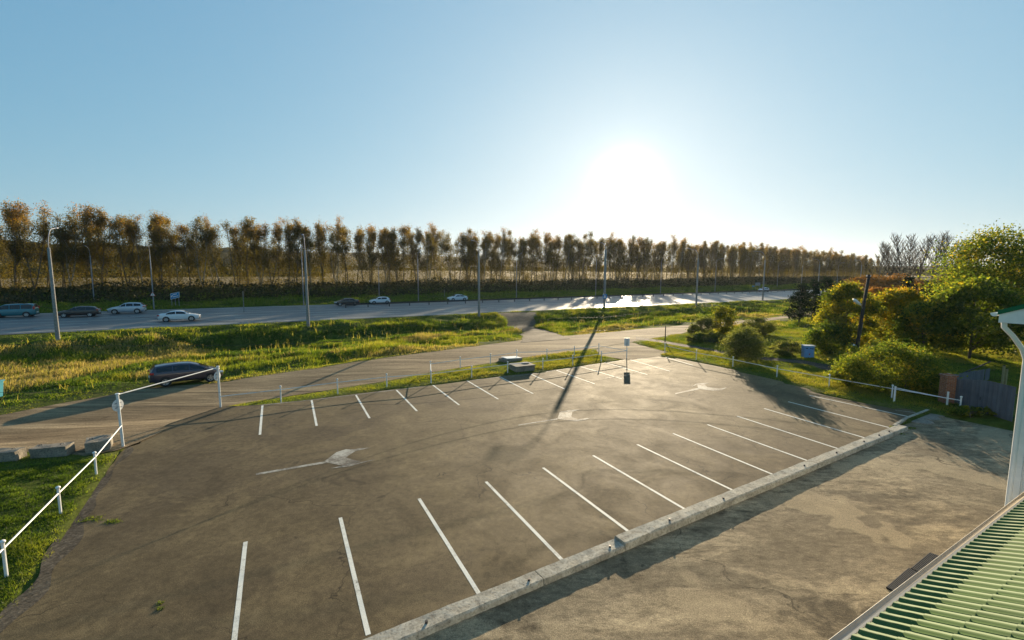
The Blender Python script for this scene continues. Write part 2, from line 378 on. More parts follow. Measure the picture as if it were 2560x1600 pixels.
# ------------------------------------------------------------------ setting: polygons
def dens(pts, step=2.):
    out = []
    for a, b in zip(pts[:-1], pts[1:]):
        a = Vector(a[:2]); b = Vector(b[:2]); n = max(1, int((b - a).length / step))
        out += [a.lerp(b, k / n) for k in range(n)]
    return out + [Vector(pts[-1][:2])]
def jag(pts, amp, fr, seed):
    out = []
    for i, p in enumerate(pts):
        a = pts[max(0, i - 1)]; b = pts[min(len(pts) - 1, i + 1)]; d = (b - a).normalized() if (b - a).length > 0 else Vector((1, 0)); n = Vector((-d.y, d.x))
        out.append(p + n * (float(vnoise(p.x, p.y, fr, seed)) * 2 * amp))
    return out
g2 = lambda L: [G(*q) for q in L]
u2 = lambda L, z=0.: [U(*q, z) for q in L]
left_edge = u2([f2(-60, 1540), f2(0, 1462), f2(62, 1400), f2(150, 1265), f2(235, 1140), f2(262, 1100), f2(291, 1058)])
gate_edge = u2([f2(291, 1054), f2(400, 1000), f2(521, 961)])
far_edge = u2([f2(521, 961), f2(620, 955.5), f2(736, 943.5), f2(840, 930.5), f2(936, 919), f2(1023, 908), f2(1103, 897.5), f2(1180, 888.5), f2(1254, 881.5), f2(1315, 873), f2(1371, 864.5), f2(1428, 855.5), f2(1482, 848)])
apron = u2([f2(1482, 848), f2(1486, 832), f2(1500, 820), f2(1560, 838)])
right_edge = u2([f2(1545, 840), f2(1600, 847), f2(1660, 858), f2(1730, 872), f2(1800, 890), f2(1850, 902), f2(1905, 918), f2(1960, 936), f2(2040, 952), f2(2120, 964), f2(2192, 969)])
kerb_line = [U(*f2(2192, 969)), U(*f2(2140, 989)), U(*f2(2118, 1003))]
# straight kerb
KA, KB = U(*f2(2120, 1004)), U(*f2(880, 1502)); kd = (KB - KA); kd.z = 0; kd.normalize(); kn = Vector((-kd.y, kd.x, 0))
if kn.x < 0: kn = -kn                                               # towards the yard
KC = KB + kd * 9.
lot_poly = jag(dens(left_edge, .35), .13, 1.1, 3) + [Vector(p[:2]) for p in gate_edge[1:]] + jag(dens(far_edge, .6), .05, 1.2, 4)[1:] + [Vector(p[:2]) for p in apron[1:-1]] + jag(dens(right_edge, .5), .08, .9, 5) + [Vector(kerb_line[1][:2]), Vector(KA[:2]), Vector(KC[:2])] + [Vector((-6., 2.)), Vector((-12, 4.))]
yard_poly = [Vector(U(*f2(2192, 969))[:2]) + Vector((.0, .0)), Vector(KA[:2]), Vector(KC[:2]), Vector((2., -2)), Vector((30, 5)), Vector((44., 20)), Vector(U(*f2(2460, 1020))[:2]), Vector(U(*f2(2380, 1004))[:2]), Vector(U(*f2(2290, 986))[:2])]
def poly_sheet(name, poly, z, mat, zf=None):
    pts = [Vector((p[0], p[1], 0)) for p in poly]; tr = tessellate_polygon([pts])
    me = bpy.data.meshes.new(name); me.from_pydata([(p.x, p.y, z if zf is None else zf(p.x, p.y)) for p in pts], [], [tuple(q) for q in tr]); me.update()
    bm = bmesh.new(); bm.from_mesh(me); bmesh.ops.recalc_face_normals(bm, faces=bm.faces)
    if sum(f.normal.z for f in bm.faces) < 0: bmesh.ops.reverse_faces(bm, faces=bm.faces)
    bm.to_mesh(me); bm.free(); me.materials.append(mat)
    return link(bpy.data.objects.new(name, me))
lot = tag(poly_sheet('parking_lot', lot_poly, 0., M['lot']), kind='structure')
yard = tag(poly_sheet('yard', yard_poly, -.14, M['yard']), kind='structure')

def resample(pts, n):
    pts = [Vector(p[:2]) for p in pts]; L = [0.]
    for a, b in zip(pts[:-1], pts[1:]): L.append(L[-1] + (b - a).length)
    out = []
    for k in range(n):
        s_ = L[-1] * k / (n - 1); i = min(max(0, int(np.searchsorted(L, s_)) - 1), len(pts) - 2)
        q = (s_ - L[i]) / max(L[i + 1] - L[i], 1e-9); out.append(pts[i].lerp(pts[i + 1], min(1, max(0, q))))
    return out
def strip(name, A, B, n, m, mat, dz, jagA=.0, jagB=.0, seed=1):
    A = resample(A, n); B = resample(B, n)
    if jagA: A = jag(A, jagA, .8, seed)
    if jagB: B = jag(B, jagB, .8, seed + 1)
    vs = []; fs = []
    for a, b in zip(A, B):
        for k in range(m + 1):
            p = a.lerp(b, k / m); vs.append((p.x, p.y, float(Zg(p.x, p.y)) + dz))
    for i in range(n - 1):
        for k in range(m): q = i * (m + 1) + k; fs.append((q, q + 1, q + m + 2, q + m + 1))
    o = np_obj(name, vs, fs, mat, smooth=True)
    if o.data.polygons[0].normal.z < 0: o.data.flip_normals()
    return o, A + B[::-1]
FR = [(-260, 1085), (0, 1038), (291, 985), (392, 968), (550, 957), (640, 943), (825, 916), (984, 893), (1130, 874), (1280, 854), (1310, 849), (1452, 837), (1597, 824), (1783, 808), (1920, 796), (1990, 787), (2080, 776)]
NR = [(-260, 1180), (0, 1128), (210, 1140), (330, 1120), (552, 1020), (640, 1004), (825, 975), (985, 951), (1074, 934), (1200, 912), (1300, 897), (1400, 882), (1480, 874), (1574, 856), (1640, 845), (1730, 829), (1830, 814), (1930, 801), (1995, 792), (2085, 781)]
dirt, dirt_poly = strip('dirt_road', g2(FR), g2(NR), 120, 10, M['dirt'], .035, .3, .15, 11); tag(dirt, kind='structure')
track, track_poly = strip('side_track', g2([(1240, 783), (1280, 797), (1301, 829), (1306, 858)]), g2([(1340, 780), (1336, 800), (1362, 825), (1425, 848)]), 24, 6, M['gravel'], .06, .3, .3, 21); tag(track, kind='structure')
rut, rut_poly = strip('rut_path', g2([(1590, 842), (1640, 850), (1700, 860), (1790, 876), (1900, 893), (2010, 902), (2090, 918)]), g2([(1590, 850), (1640, 856), (1700, 866), (1790, 882), (1900, 901), (2010, 911), (2085, 930)]), 40, 4, M['gravel'], .05, .2, .2, 25); tag(rut, kind='structure')
ap = poly_sheet('gravel_apron', [Vector(G(*q)[:2]) for q in ((1500, 890), (1488, 872), (1440, 868), (1480, 850), (1574, 846), (1580, 856), (1620, 868), (1668, 880), (1650, 890), (1570, 900))], 0, M['dirt'], lambda x, y: float(Zg(x, y)) + .012); tag(ap, kind='structure')
apron_poly = [v_.co.to_2d() for v_ in ap.data.vertices]
# crumbled edge along the near verge
ge, ge_poly = strip('gravel_edge', left_edge, [p + Vector((.36, .07, 0)) for p in left_edge], 60, 3, M['gravel'], .0, .25, .22, 31)
for v_ in ge.data.vertices: v_.co.z = .006
tag(ge, kind='structure')
# highway
us = np.linspace(-260, 900, 240)
hw_a = [Vector(to_xy(u, v_near(u))) for u in us]; hw_b = [Vector(to_xy(u, v_near(u) + HW)) for u in us]
hwy, hwy_poly = strip('highway', hw_a, hw_b, 240, 8, M['hwy'], .05); tag(hwy, kind='structure')
hwy_poly = [hw_a[0], hw_a[-1], hw_b[-1], hw_b[0]]
def hline(w0, wd, u0, u1, dash=None, name='lane_line'):
    b = MB(); u = u0; st, gp = dash or (6., 0.)
    while u < u1:
        e = min(u + st, u1); n = 1
        q = [to_xy(u, v_near(u) + w0), to_xy(e, v_near(e) + w0), to_xy(e, v_near(e) + w0 + wd), to_xy(u, v_near(u) + w0 + wd)]
        b.add([(x, y, float(Zg(x, y)) + .062) for x, y in q], [(0, 1, 2, 3)]); u += st + gp
    o = b.obj(name, M['paint'], hwy)
    if o.data.polygons[0].normal.z < 0: o.data.flip_normals()
for w0, ds in ((1.6, None), (5.4, (4, 6)), (9.2, (4, 6)), (12.9, None), (17.6, None), (21.4, (4, 6)), (25.1, (4, 6)), (28.8, None)): hline(w0, .22, -120, 420, ds)

# ground sheet
NOGRASS = [apron_poly, lot_poly, yard_poly, dirt_poly, track_poly, rut_poly, hwy_poly]
ua = np.unique(np.concatenate([-np.geomspace(60, 7000, 30)[::-1], np.arange(-60, 140, .7), np.geomspace(140, 9000, 50)]))
va = np.unique(np.concatenate([-np.geomspace(8, 3000, 16)[::-1], np.arange(-8, 72, .55), np.arange(72, 150, 2.), np.geomspace(150, 9000, 50)]))
UU, VV = np.meshgrid(ua, va, indexing='ij'); GX, GY = to_xy(UU, VV); GZ = Zg(GX, GY)
def roadmask(x, y):
    inside = np.zeros(x.shape, bool); d = np.full(x.shape, 1e9)
    for P in NOGRASS:
        i = in_poly(x, y, P); inside |= i
    return inside
near = (np.abs(UU) < 150) & (VV < 75)
ins = np.zeros(GX.shape, bool); ins[near] = roadmask(GX[near], GY[near])
dl = np.full(GX.shape, 1e9); dl[near] = np.minimum(seg_dist(GX[near], GY[near], lot_poly), seg_dist(GX[near], GY[near], yard_poly))
dd = np.full(GX.shape, 1e9); dd[near] = np.minimum(seg_dist(GX[near], GY[near], dirt_poly), np.minimum(seg_dist(GX[near], GY[near], track_poly), np.minimum(seg_dist(GX[near], GY[near], rut_poly), seg_dist(GX[near], GY[near], hwy_poly))))
edge = np.minimum(dl, dd)
def hummock(x, y, mask):
    return mask * (.5 * vnoise(x, y, .2, 1) + .42 * vnoise(x, y, .5, 2) + .22 * vnoise(x, y, 1.1, 3))
wv = VV - v_near(UU)
onroad = (wv > -.3) & (wv < HW + .5)
amp = np.where(ins | onroad, 0, np.clip(edge / 2.2, 0, 1)) * np.where(wv > HW, np.clip((wv - HW - .5) / 3, 0, 1), 1.) * np.where(wv < -28, .35, 1.) * np.where(wv > 0, .9, 1.) * np.where(wv > 76, 0, 1.)
GZ = GZ + hummock(GX, GY, amp) + np.where(ins | (wv > 0), 0, .05)
inlot = np.zeros(GX.shape, bool); inlot[near] = in_poly(GX[near], GY[near], lot_poly) | in_poly(GX[near], GY[near], yard_poly)
GZ = np.where(inlot & (dl > .35), np.minimum(GZ, 0) - .45, GZ)
inro = ins & ~inlot
GZ = np.where(inro & (dd > .5), GZ - .12, GZ); GZ = np.where((wv > .8) & (wv < HW - .8), GZ - .25, GZ)
nu, nv = GX.shape; idx = np.arange(nu * nv).reshape(nu, nv)
gf = np.stack([idx[:-1, :-1], idx[1:, :-1], idx[1:, 1:], idx[:-1, 1:]], -1).reshape(-1, 4)
ground = tag(np_obj('ground', np.stack([GX, GY, GZ], -1).reshape(-1, 3), gf, M['ground'], smooth=True), kind='structure')
from mathutils.bvhtree import BVHTree
def Hg(x, y):                                                       # height of the built ground by bilinear lookup
    u, v = to_uv(np.asarray(x, float), np.asarray(y, float))
    i = np.clip(np.searchsorted(ua, u) - 1, 0, nu - 2); j = np.clip(np.searchsorted(va, v) - 1, 0, nv - 2)
    a = np.clip((u - ua[i]) / (ua[i + 1] - ua[i]), 0, 1); b = np.clip((v - va[j]) / (va[j + 1] - va[j]), 0, 1)
    return (GZ[i, j] * (1 - a) + GZ[i + 1, j] * a) * (1 - b) + (GZ[i, j + 1] * (1 - a) + GZ[i + 1, j + 1] * a) * b
# golden field beyond the trees
fu = np.concatenate([np.linspace(-700, 900, 60), np.geomspace(960, 5000, 20)]); fv = np.concatenate([np.linspace(158, 420, 12), np.geomspace(450, 950, 10)])
FU, FV = np.meshgrid(fu, fv, indexing='ij'); FX, FY = to_xy(FU, FV); FZ = Zg(FX, FY) + .5
n1, n2 = FX.shape; idf = np.arange(n1 * n2).reshape(n1, n2)
ff = np.stack([idf[:-1, :-1], idf[1:, :-1], idf[1:, 1:], idf[:-1, 1:]], -1).reshape(-1, 4)
tag(np_obj('field', np.stack([FX, FY, FZ], -1).reshape(-1, 3), ff, M['field'], smooth=True), kind='structure')
# hills: ridge height set by direction, built as real relief
def hill(name, a0, a1, d0, d1, crest, seed, n=160, m=34):
    az = np.linspace(R(a0), R(a1), n); q = np.linspace(0, 1, m); A, Q = np.meshgrid(az, q, indexing='ij'); D = d0 + (d1 - d0) * Q
    X = np.sin(A) * D; Y = np.cos(A) * D
    cz = np.interp(np.degrees(A), *crest); base = Zg(X, Y)
    bump = np.sin(np.pi * np.clip(Q, 0, 1) ** .8) ** .8
    Z = base - 3 + (cz - base + 3) * bump + bump * (cz * .1 * vnoise(X, Y, 9. / d1, seed) + cz * .07 * vnoise(X, Y, 40. / d1, seed + 1) + 5.5 * vnoise(X, Y, 200. / d1 * d0 / 700, seed + 2))
    i = np.arange(n * m).reshape(n, m); f = np.stack([i[:-1, :-1], i[1:, :-1], i[1:, 1:], i[:-1, 1:]], -1).reshape(-1, 4)
    return tag(np_obj(name, np.stack([X, Y, Z], -1).reshape(-1, 3), f, M['hill'], smooth=True), kind='structure')
hill('wooded_hill', -75, -20, 330, 900, ([-75, -48, -42, -38, -33, -28, -24, -20], [29, 28, 28, 27, 28, 28, 22, 12]), 3)
hill('far_hills', -60, 65, 1900, 4200, ([-60, -30, -22, -12, 0, 12, 25, 40, 65], [100, 100, 104, 96, 66, 42, 36, 34, 40]), 8)

# ------------------------------------------------------------------ lot markings
lotm = lambda A, B, wd, name='parking_line', mat='paint': _line(A, B, wd, name, mat)
def _line(A, B, wd, name, mat):
    A = Vector((A.x, A.y, 0)); B = Vector((B.x, B.y, 0)); d = (B - A).normalized(); n = Vector((-d.y, d.x, 0)) * wd / 2
    b = MB(); k = max(2, int((B - A).length / .5)); vs = []; fs = []
    for i in range(k + 1):
        p = A.lerp(B, i / k); j = .008 * math.sin(i * 2.1 + A.x * 7)
        vs += [p + n * (1 + j * 4), p - n * (1 - j * 3)]
    for i in range(k): fs.append((2 * i, 2 * i + 1, 2 * i + 3, 2 * i + 2))
    b.add([(q.x, q.y, .0045) for q in vs], fs)
    o = b.obj(name, M[mat], lot)
    if o.data.polygons[0].normal.z < 0: o.data.flip_normals()
    return o
near_l = [((580, 1280), (548, 1560)), ((804, 1223), (870, 1500)), ((990, 1178), (1131, 1402)), ((1148, 1138), (1327, 1322)), ((1283, 1105), (1488, 1258)), ((1401, 1076), (1623, 1206)), ((1505, 1050), (1737, 1161)), ((1590, 1024), (1831, 1123)), ((1671, 1003), (1912, 1090)), ((1741, 983), (1980, 1060)), ((1805, 965), (2045, 1035)), ((1862, 949), (2100, 1010)), ((1912, 934), (2145, 984))]
far_l = [((614, 1027), (620, 957)), ((748, 1006), (736, 945)), ((873, 988), (840, 932)), ((985, 971), (936, 921)), ((1085, 957), (1023, 910)), ((1177, 943), (1103, 899)), ((1259, 930), (1180, 890)), ((1334, 919), (1254, 884)), ((1405, 907), (1315, 875)), ((1469, 895), (1371, 866)), ((1529, 885), (1428, 856)), ((1583, 877), (1486, 849)), ((1637, 863), (1552, 838))]
for a, b_ in near_l + far_l: _line(U(*f2(*a)), U(*f2(*b_)), .11, 'parking_line', 'paint')
fe = [U(*f2(*q)) for q in [(618, 957), (736, 945), (936, 921), (1103, 899), (1254, 884), (1371, 866), (1486, 849)]]
for a, b_ in zip(fe[:-1], fe[1:]): _line(a, b_, .09, 'edge_line', 'worn')
_line(U(*f2(1505, 848)), U(*f2(1585, 836)), .1, 'edge_line', 'paint')
_line(U(*crop(7, 880, 550)), U(*crop(7, 1130, 515)), .1, 'edge_line', 'worn')
_line(U(*f2(2115, 969)), U(*f2(2172, 976)), .1, 'edge_line', 'worn')
def arrow(px, parts):
    b = MB()
    for poly in parts:
        q = [U(*crop(px, *c)) for c in poly]; b.add([(p.x, p.y, .0048) for p in q], [tuple(range(len(q)))])
    o = b.obj('arrow_marking', M['worn'], lot)
    for p in o.data.polygons:
        if p.normal.z < 0: p.flip()
arrow(6, [[(0, 1450), (0, 1466), (660, 1352), (650, 1336)], [(640, 1340), (760, 1250), (850, 1222), (920, 1222), (995, 1212), (1090, 1205), (940, 1240), (890, 1270), (850, 1300), (920, 1322), (990, 1335), (930, 1352), (1130, 1318), (880, 1386), (690, 1404), (820, 1378), (740, 1362)]])
arrow(7, [[(1540, 704), (1545, 690), (1760, 642), (1770, 655)], [(1760, 650), (1750, 610), (1700, 628), (1745, 600), (1865, 593), (1820, 604), (1845, 636), (1960, 648), (2030, 638), (1980, 664), (1900, 668)]])
arrow(7, [[(60, 998), (62, 990), (430, 930), (430, 940)], [(430, 935), (450, 870), (540, 852), (640, 846), (570, 870), (560, 912), (620, 938), (745, 925), (690, 945), (600, 958)]])

# ------------------------------------------------------------------ concrete kerb beams
klen = (KC - KA).length; pos = 0.; kparts = [(2.2, .10), (5.9, .10), (5.9, .11), (5.95, .115), (5.5, .12)]
Lr = (U(1634, 1412) - KA).length                                    # the step between the high and the low run
stubs_px = [crop(8, 1160, 1060), crop(8, 1070, 1098), crop(8, 930, 1157), crop(8, 672, 1265), crop(8, 368, 1388), (1280 + 2025 * .2646, 1200 + 190 * .2646), (1280 + 1520 * .2646, 1200 + 400 * .2646), (1280 + 917 * .2646, 1200 + 630 * .2646), (1280 + 160 * .2646, 1200 + 950 * .2646), (640 + 1605 * .2646, 1200 + 1340 * .2646), (640 + 1605 * .2646 - 240, 1200 + 1340 * .2646 + 95)]
KW = .44
cuts = [0, Lr * .13, Lr * .37, Lr * .585, Lr * .8, Lr, Lr + 2.85, Lr + 8.5, klen]
klabels = ['short far end beam of the white concrete kerb by the brick pillar', 'white concrete kerb beam with weeds at its far end', 'second whole kerb beam from the weedy far end', 'middle kerb beam of whitewashed concrete with iron stubs', 'long kerb beam just beyond the raised one', 'low kerb beam next to the raised blunt end', 'low kerb beam meeting the second long white line', 'lowest kerb beam at the bottom of the photo']
klabels[4] = 'raised kerb beam ending in a blunt broken face'
def kerb_beam(s0, s1, z1, label, end_block=False):
    o = thing('kerb_beam', label, 'concrete kerb', (0, 0, 0), 0, 'concrete beams along the car park edge')
    b = MB(); n = max(3, int((s1 - s0) / .22)); vs = []; fs = []
    a0, a1 = s0 + .012, s1 - .012
    for i in range(n + 1):
        s_ = a0 + (a1 - a0) * i / n; c = KA + kd * s_
        def jn(k, am): return am * float(vnoise(s_ * 3 + k * 31, k * 7., 1.3, 5 + k))
        prof = [(-.02, -.05), (-.02 + jn(1, .05), z1 - .05), (.02 + jn(2, .03), z1 + jn(3, .02)), (KW * .5, z1 + jn(4, .025)), (KW - .03 + jn(5, .05), z1 + jn(6, .025)), (KW + jn(7, .04), z1 - .04), (KW + .02 + jn(8, .02), -.2)]
        vs += [(c + kn * p).to_tuple()[:2] + (z,) for p, z in prof]
    m = 7
    for i in range(n):
        for k in range(m - 1): q = i * m + k; fs.append((q, q + 1, q + m + 1, q + m))
    fs += [tuple(range(m))[::-1], tuple(n * m + k for k in range(m))]
    b.add(vs, fs).obj('beam', M['kerb'], o)
    for sp_ in stubs_px:
        p = U(*sp_, z1); s_ = (p - KA).dot(kd)
        if s0 + .1 < s_ < s1 - .1:
            c = KA + kd * s_ + kn * (KW * .62); MB().tube([(c.x, c.y, z1 - .02), (c.x, c.y, z1 + .055)], .033, 10).obj('pipe_stub', M['dark_steel'], o)
for i, (a, b_) in enumerate(zip(cuts[:-1], cuts[1:])):
    kerb_beam(a, b_, .045 + .013 * i if i < 5 else .02, klabels[i])
# the narrow painted kerb at the far end
e0, e1, e2 = [U(*f2(*q)) for q in ((2192, 969), (2140, 989), (2112, 1006))]
b = MB()
for a, c in ((e0, e1), (e1, e2)):
    d = (c - a); d.z = 0; b.box(((a + c) / 2) + Vector((0, 0, 0)), (d.length + .02, .14, .11), math.atan2(d.y, d.x))
tag(b.obj('kerb_stone', M['kerb'], bevel=.012), 'narrow white painted kerb stones at the far corner of the car park', 'kerb')
for i, q in enumerate([(975, 1043), (880, 1100), (760, 1165)]):
    p = U(2180 + q[0] * .1488 + 8, 880 + q[1] * .1488, -.13); z = MB()
    n = 7; z.prism([(p.x + math.cos(k * .9) * (.75 if k % 2 else .6), p.y + math.sin(k * .9) * .55) for k in range(n)], -.2, -.1)
    tag(z.obj('paving_slab', M['concrete']), ['broken concrete slab nearest the white corner post', 'broken concrete slab between the other two by the kerb stones', 'broken concrete slab nearest the weedy end of the long kerb'][i], 'slab', 'broken slabs beside the kerb stones')
# drain mats below the eave
for i, q in enumerate([[(1330, 838), (1412, 880), (1200, 1060), (1118, 1020)], [(1530, 692), (1625, 725), (1440, 885), (1350, 842)]]):
    p = [U(1920 + a * .2646, 1200 + c * .2646, -.12) for a, c in q]
    o = thing('rubber_mat', ['ribbed dark mat on the yard, lower of the pair below the green eave', 'ribbed dark mat on the yard, upper of the pair below the green eave'][i], 'mat', (0, 0, 0), 0, 'ribbed mats on the yard')
    b = MB(); b.add([(a.x, a.y, -.115) for a in p] + [(a.x, a.y, -.14) for a in p], [(0, 1, 2, 3), (4, 5, 1, 0), (5, 6, 2, 1), (6, 7, 3, 2), (7, 4, 0, 3)]); b.obj('mat_base', M['rubber'], o)
    b = MB()
    for k in range(6):
        a, c = p[0].lerp(p[1], (k + .2) / 6), p[3].lerp(p[2], (k + .2) / 6); b.tube([(a.x, a.y, -.105), (c.x, c.y, -.105)], .018, 6)
    b.obj('mat_ribs', M['plastic'], o)
# ------------------------------------------------------------------ white pipe fences
def hgt(base, top_px):                                             # height of an upright from its base point and its top in the photo
    d = ray(*top_px); return CAM_H + d[2] * (base.y / d[1]) - base.z
FENCE_G = 'white pipe fences round the car park'
def fence(label, bases, caps=None, h=.87, rail=.68, caph=True, r=.038, ends=None, rail_pts=None):
    o = thing('pipe_fence', label, 'fence', (0, 0, 0), 0, FENCE_G)
    for p in bases:
        b = MB(); b.tube([(p.x, p.y, p.z - .25), (p.x, p.y, p.z + h)], r, 10); q = b.obj('post', M['white'], o, smooth=False)
        if caph:
            c = MB(); c.ball((p.x, p.y, p.z + h + .03), .066, 12, 8, .75); c.obj('post_cap', M['white'], q, smooth=True)
    P = rail_pts or [Vector((p.x, p.y, p.z + rail)) for p in bases]
    for a, c in zip(P[:-1], P[1:]): MB().tube([a, c], .023, 8).obj('rail', M['white'], o)
    return o
def flat(p, z=0.): return Vector((p.x, p.y, z))
def lotpt(px): return flat(U(*px, 0.), 0.)
g1p, g2p = lotpt(crop(5, 1165, 1200)), lotpt(crop(5, 2085, 822))
# near verge fence
nf = [flat(U(*crop(5, 912, 1470), 0), -.02), flat(U(152, 1286, 0), -.02), flat(U(16, 1437, 0), -.02)]
nf.append(nf[2] + (nf[2] - nf[1])); 
fence('white fence with mushroom capped posts along the near grass verge', nf, h=.9, rail=.72, rail_pts=[g1p + Vector((0, 0, .98))] + [p + Vector((0, 0, .74)) for p in nf])
ff1 = [lotpt(crop(6, *q)) for q in ((237, 765), (772, 690), (1237, 635), (1655, 603), (2038, 550), (2378, 505))] + [lotpt(crop(7, *q)) for q in ((290, 470), (573, 435), (843, 395), (1083, 362))]
fence('long white fence of the far parking row, ball caps on its posts', ff1, rail_pts=[g2p + Vector((0, 0, .62))] + [p + Vector((0, 0, .7)) for p in ff1])
ff2 = [crop(6, 1650, 500), crop(6, 1930, 455), crop(6, 2215, 420), crop(7, 45, 380), crop(7, 330, 372), crop(7, 588, 342), crop(7, 820, 312)]
ff2 = [G(*q) for q in ff2]
fence('white fence beside the dirt road, behind the concrete well', ff2, rail_pts=[ff1[3] + Vector((0, 0, .7))] + [p + Vector((0, 0, .7)) for p in ff2] + [ff1[-1] + Vector((0, 0, .72))])
rf = [lotpt(q) for q in (crop(7, 1443, 307), crop(7, 1740, 380), crop(7, 2085, 450), crop(8, 82, 545), crop(8, 575, 638))]
rf.append(rf[-1] + (rf[-1] - rf[-2])); rf.append(rf[-1] + (rf[-1] - rf[-2]) * .9)
fence('white fence on the sunny lawn side, running into the big bush', rf, h=.86, rail=.68)
sf = [lotpt(crop(8, 1190, 782)), flat(U(*crop(8, 1687, 838), -.1), -.1)]
fence('short white fence between the big bush and the brick pillar', sf, h=1.02, caph=False, r=.05, rail_pts=[sf[0] + Vector((0, 0, .93)), sf[1] + Vector((0, 0, .62))])
# height-limit gate
o = thing('height_gate', 'tall white height limit gate with crossbar at the car park entrance', 'gate')
t1 = g1p + Vector((-.06, .0, hgt(g1p, crop(5, 1115, 700)))); t2 = g2p + Vector((-.02, 0, hgt(g2p, crop(5, 2065, 440))))
for a, c in ((g1p, t1), (g2p, t2)):
    p = MB().tube([a - Vector((0, 0, .3)), c], .055, 12).obj('post', M['white'], o)
    MB().lathe([(0, .03), (.075, .03), (.085, 0), (.06, -.03), (0, -.03)], 14, 'Z', c).obj('post_cap', M['white'], p)
MB().tube([t1 - Vector((0, 0, .03)), t2 - Vector((0, 0, .06))], .027, 10).obj('crossbar', M['white'], o)
for k, (a, px, r_) in enumerate(((g1p, crop(5, 1115, 806), .26), (g2p, crop(5, 2062, 530), .25))):
    z = hgt(a, px); dirn = Vector((-1, .1, 0)).normalized()
    s_ = thing('round_sign', ['round sign plate seen from behind on the gate post nearest the concrete blocks', 'round sign plate seen from behind on the gate post by the dark parked car'][k], 'road sign', (a.x, a.y, a.z + z), math.atan2(dirn.y, dirn.x) - math.pi / 2, 'round plates on the entrance gate')
    MB().lathe([(0, .095), (r_, .095), (r_ + .008, .09), (r_ + .008, .075), (0, .075)], 28, 'Y').obj('plate', M['white'], s_)
    MB().lathe([(0, .105), (r_, .105), (r_, .097), (0, .097)], 28, 'Y').obj('sign_face', M['sign_red'] if 'sign_red' in M else M['taillight'], s_)
    for bz in (.1, -.1): MB().box((0, .066, bz), (.3, .02, .03)).obj('bracket', M['pole_steel'], s_)
# board on a pole at the corner
bp = ff1[-1] + Vector((.02, .12, 0))
o = thing('notice_board', 'grey notice plate seen from behind on a thin pole at the fence corner', 'sign', bp)
hp = hgt(bp, crop(7, 1087, 172)); hb = hgt(bp, crop(7, 1087, 245))
MB().tube([(0, 0, -.2), (0, 0, hp - .03)], .025, 8).obj('pole', M['pole_steel'], o)
b = MB(); b.box((0, .035, (hp + hb) / 2), (.47, .012, hp - hb)); b.obj('plate', M['white'], o)
MB().box((0, .047, (hp + hb) / 2), (.455, .004, hp - hb - .03)).obj('plate_face', M['white'], o)

# ------------------------------------------------------------------ lamp posts
def bracket_pts(h0, h1, reach):
    pts = [Vector((0, 0, h0))]
    for k in range(13):
        a = k / 12 * R(80); pts.append(Vector((0, reach * .62 * (1 - math.cos(a)), h0 + .5 + (h1 - h0 - .75) * math.sin(a))))
    e = pts[-1]; pts.append(Vector((0, reach, e.z + .16))); return pts
def lamp(label, base, h0, h1, reach, rz, group, mat='pole_conc', r0=.19, r1=.115):
    o = thing('street_lamp', label, 'street lamp', base, rz, group)
    b = MB(); b.tube([(0, 0, -.4), (0, 0, .35), (0, 0, h0 * .33), (0, 0, h0)], [r0 + .01, r0, r0 * .86, r1], 12); b.obj('pole', M[mat], o, smooth=True)
    if r0 > .15:
        for z in (h0 * .33, h0 * .62): MB().lathe([(r0 * .9, z - .03), (r0 * .96, z - .02), (r0 * .96, z + .02), (r0 * .85, z + .03)], 12).obj('pole_collar', M['pole_steel'], o)
    P = bracket_pts(h0 - .5, h1, reach); MB().tube(P, [.042] * (len(P) - 1) + [.036], 8).obj('bracket_arm', M['pole_steel'], o, smooth=True)
    e = P[-1]; d = (P[-1] - P[-2]).normalized()
    b = MB(); n = 8
    vs = []; fs = []
    for s_, w_, hh in ((-.05, .06, .05), (.1, .13, .08), (.4, .15, .09), (.62, .06, .04)):
        c = e + d * s_
        for k in range(n): a = 2 * math.pi * k / n; vs.append(c + Vector((w_ * math.cos(a), 0, hh * math.sin(a))))
    for i in range(3):
        for k in range(n): fs.append((i * n + k, i * n + (k + 1) % n, (i + 1) * n + (k + 1) % n, (i + 1) * n + k))
    fs += [tuple(range(n)), tuple(3 * n + k for k in range(n))]
    b.add(vs, fs).obj('lamp_head', M['pole_steel'], o, smooth=True)
    return o
RD = HANG                                                           # road direction; +y of a lamp then points over the road
near_lamps = [(crop(1, 547, 1382), 'street lamp nearest the camera, by the grass verge beside the black estate'), (crop(2, 493, 1250), 'street lamp on the verge between the white saloon and the black saloon'), (crop(2, 2108, 1165), 'street lamp just before the side track meets the highway'), (crop(3, 872, 1085), 'street lamp carrying a small blue plate, past the side track'), (crop(3, 1740, 1068), 'street lamp on the verge behind the small round bushes'), (crop(3, 2368, 1025), 'street lamp beside the distant silver car'), (crop(4, 472, 905), 'street lamp rising from behind the dark pines'), (crop(4, 866, 925), 'farthest street lamp of the near kerb, at the edge of the orange shrubs')]
LAMPS = []
for i, (px, lab) in enumerate(near_lamps):
    p = U(*px, .95) if i < 6 else UD(*px, [0] * 6 and 0 or (175 if i == 6 else 190))
    if i >= 6: p.z = float(Zg(p.x, p.y))
    p.z = float(Zg(p.x, p.y)) if i < 6 else p.z
    LAMPS.append(lamp(lab, p, 11. if i == 3 else 9.7, 12.6 if i == 3 else 11.9, 2.3, RD, 'street lamps along the near kerb', r0=.25 if i == 3 else .19, r1=.19 if i == 3 else .12))
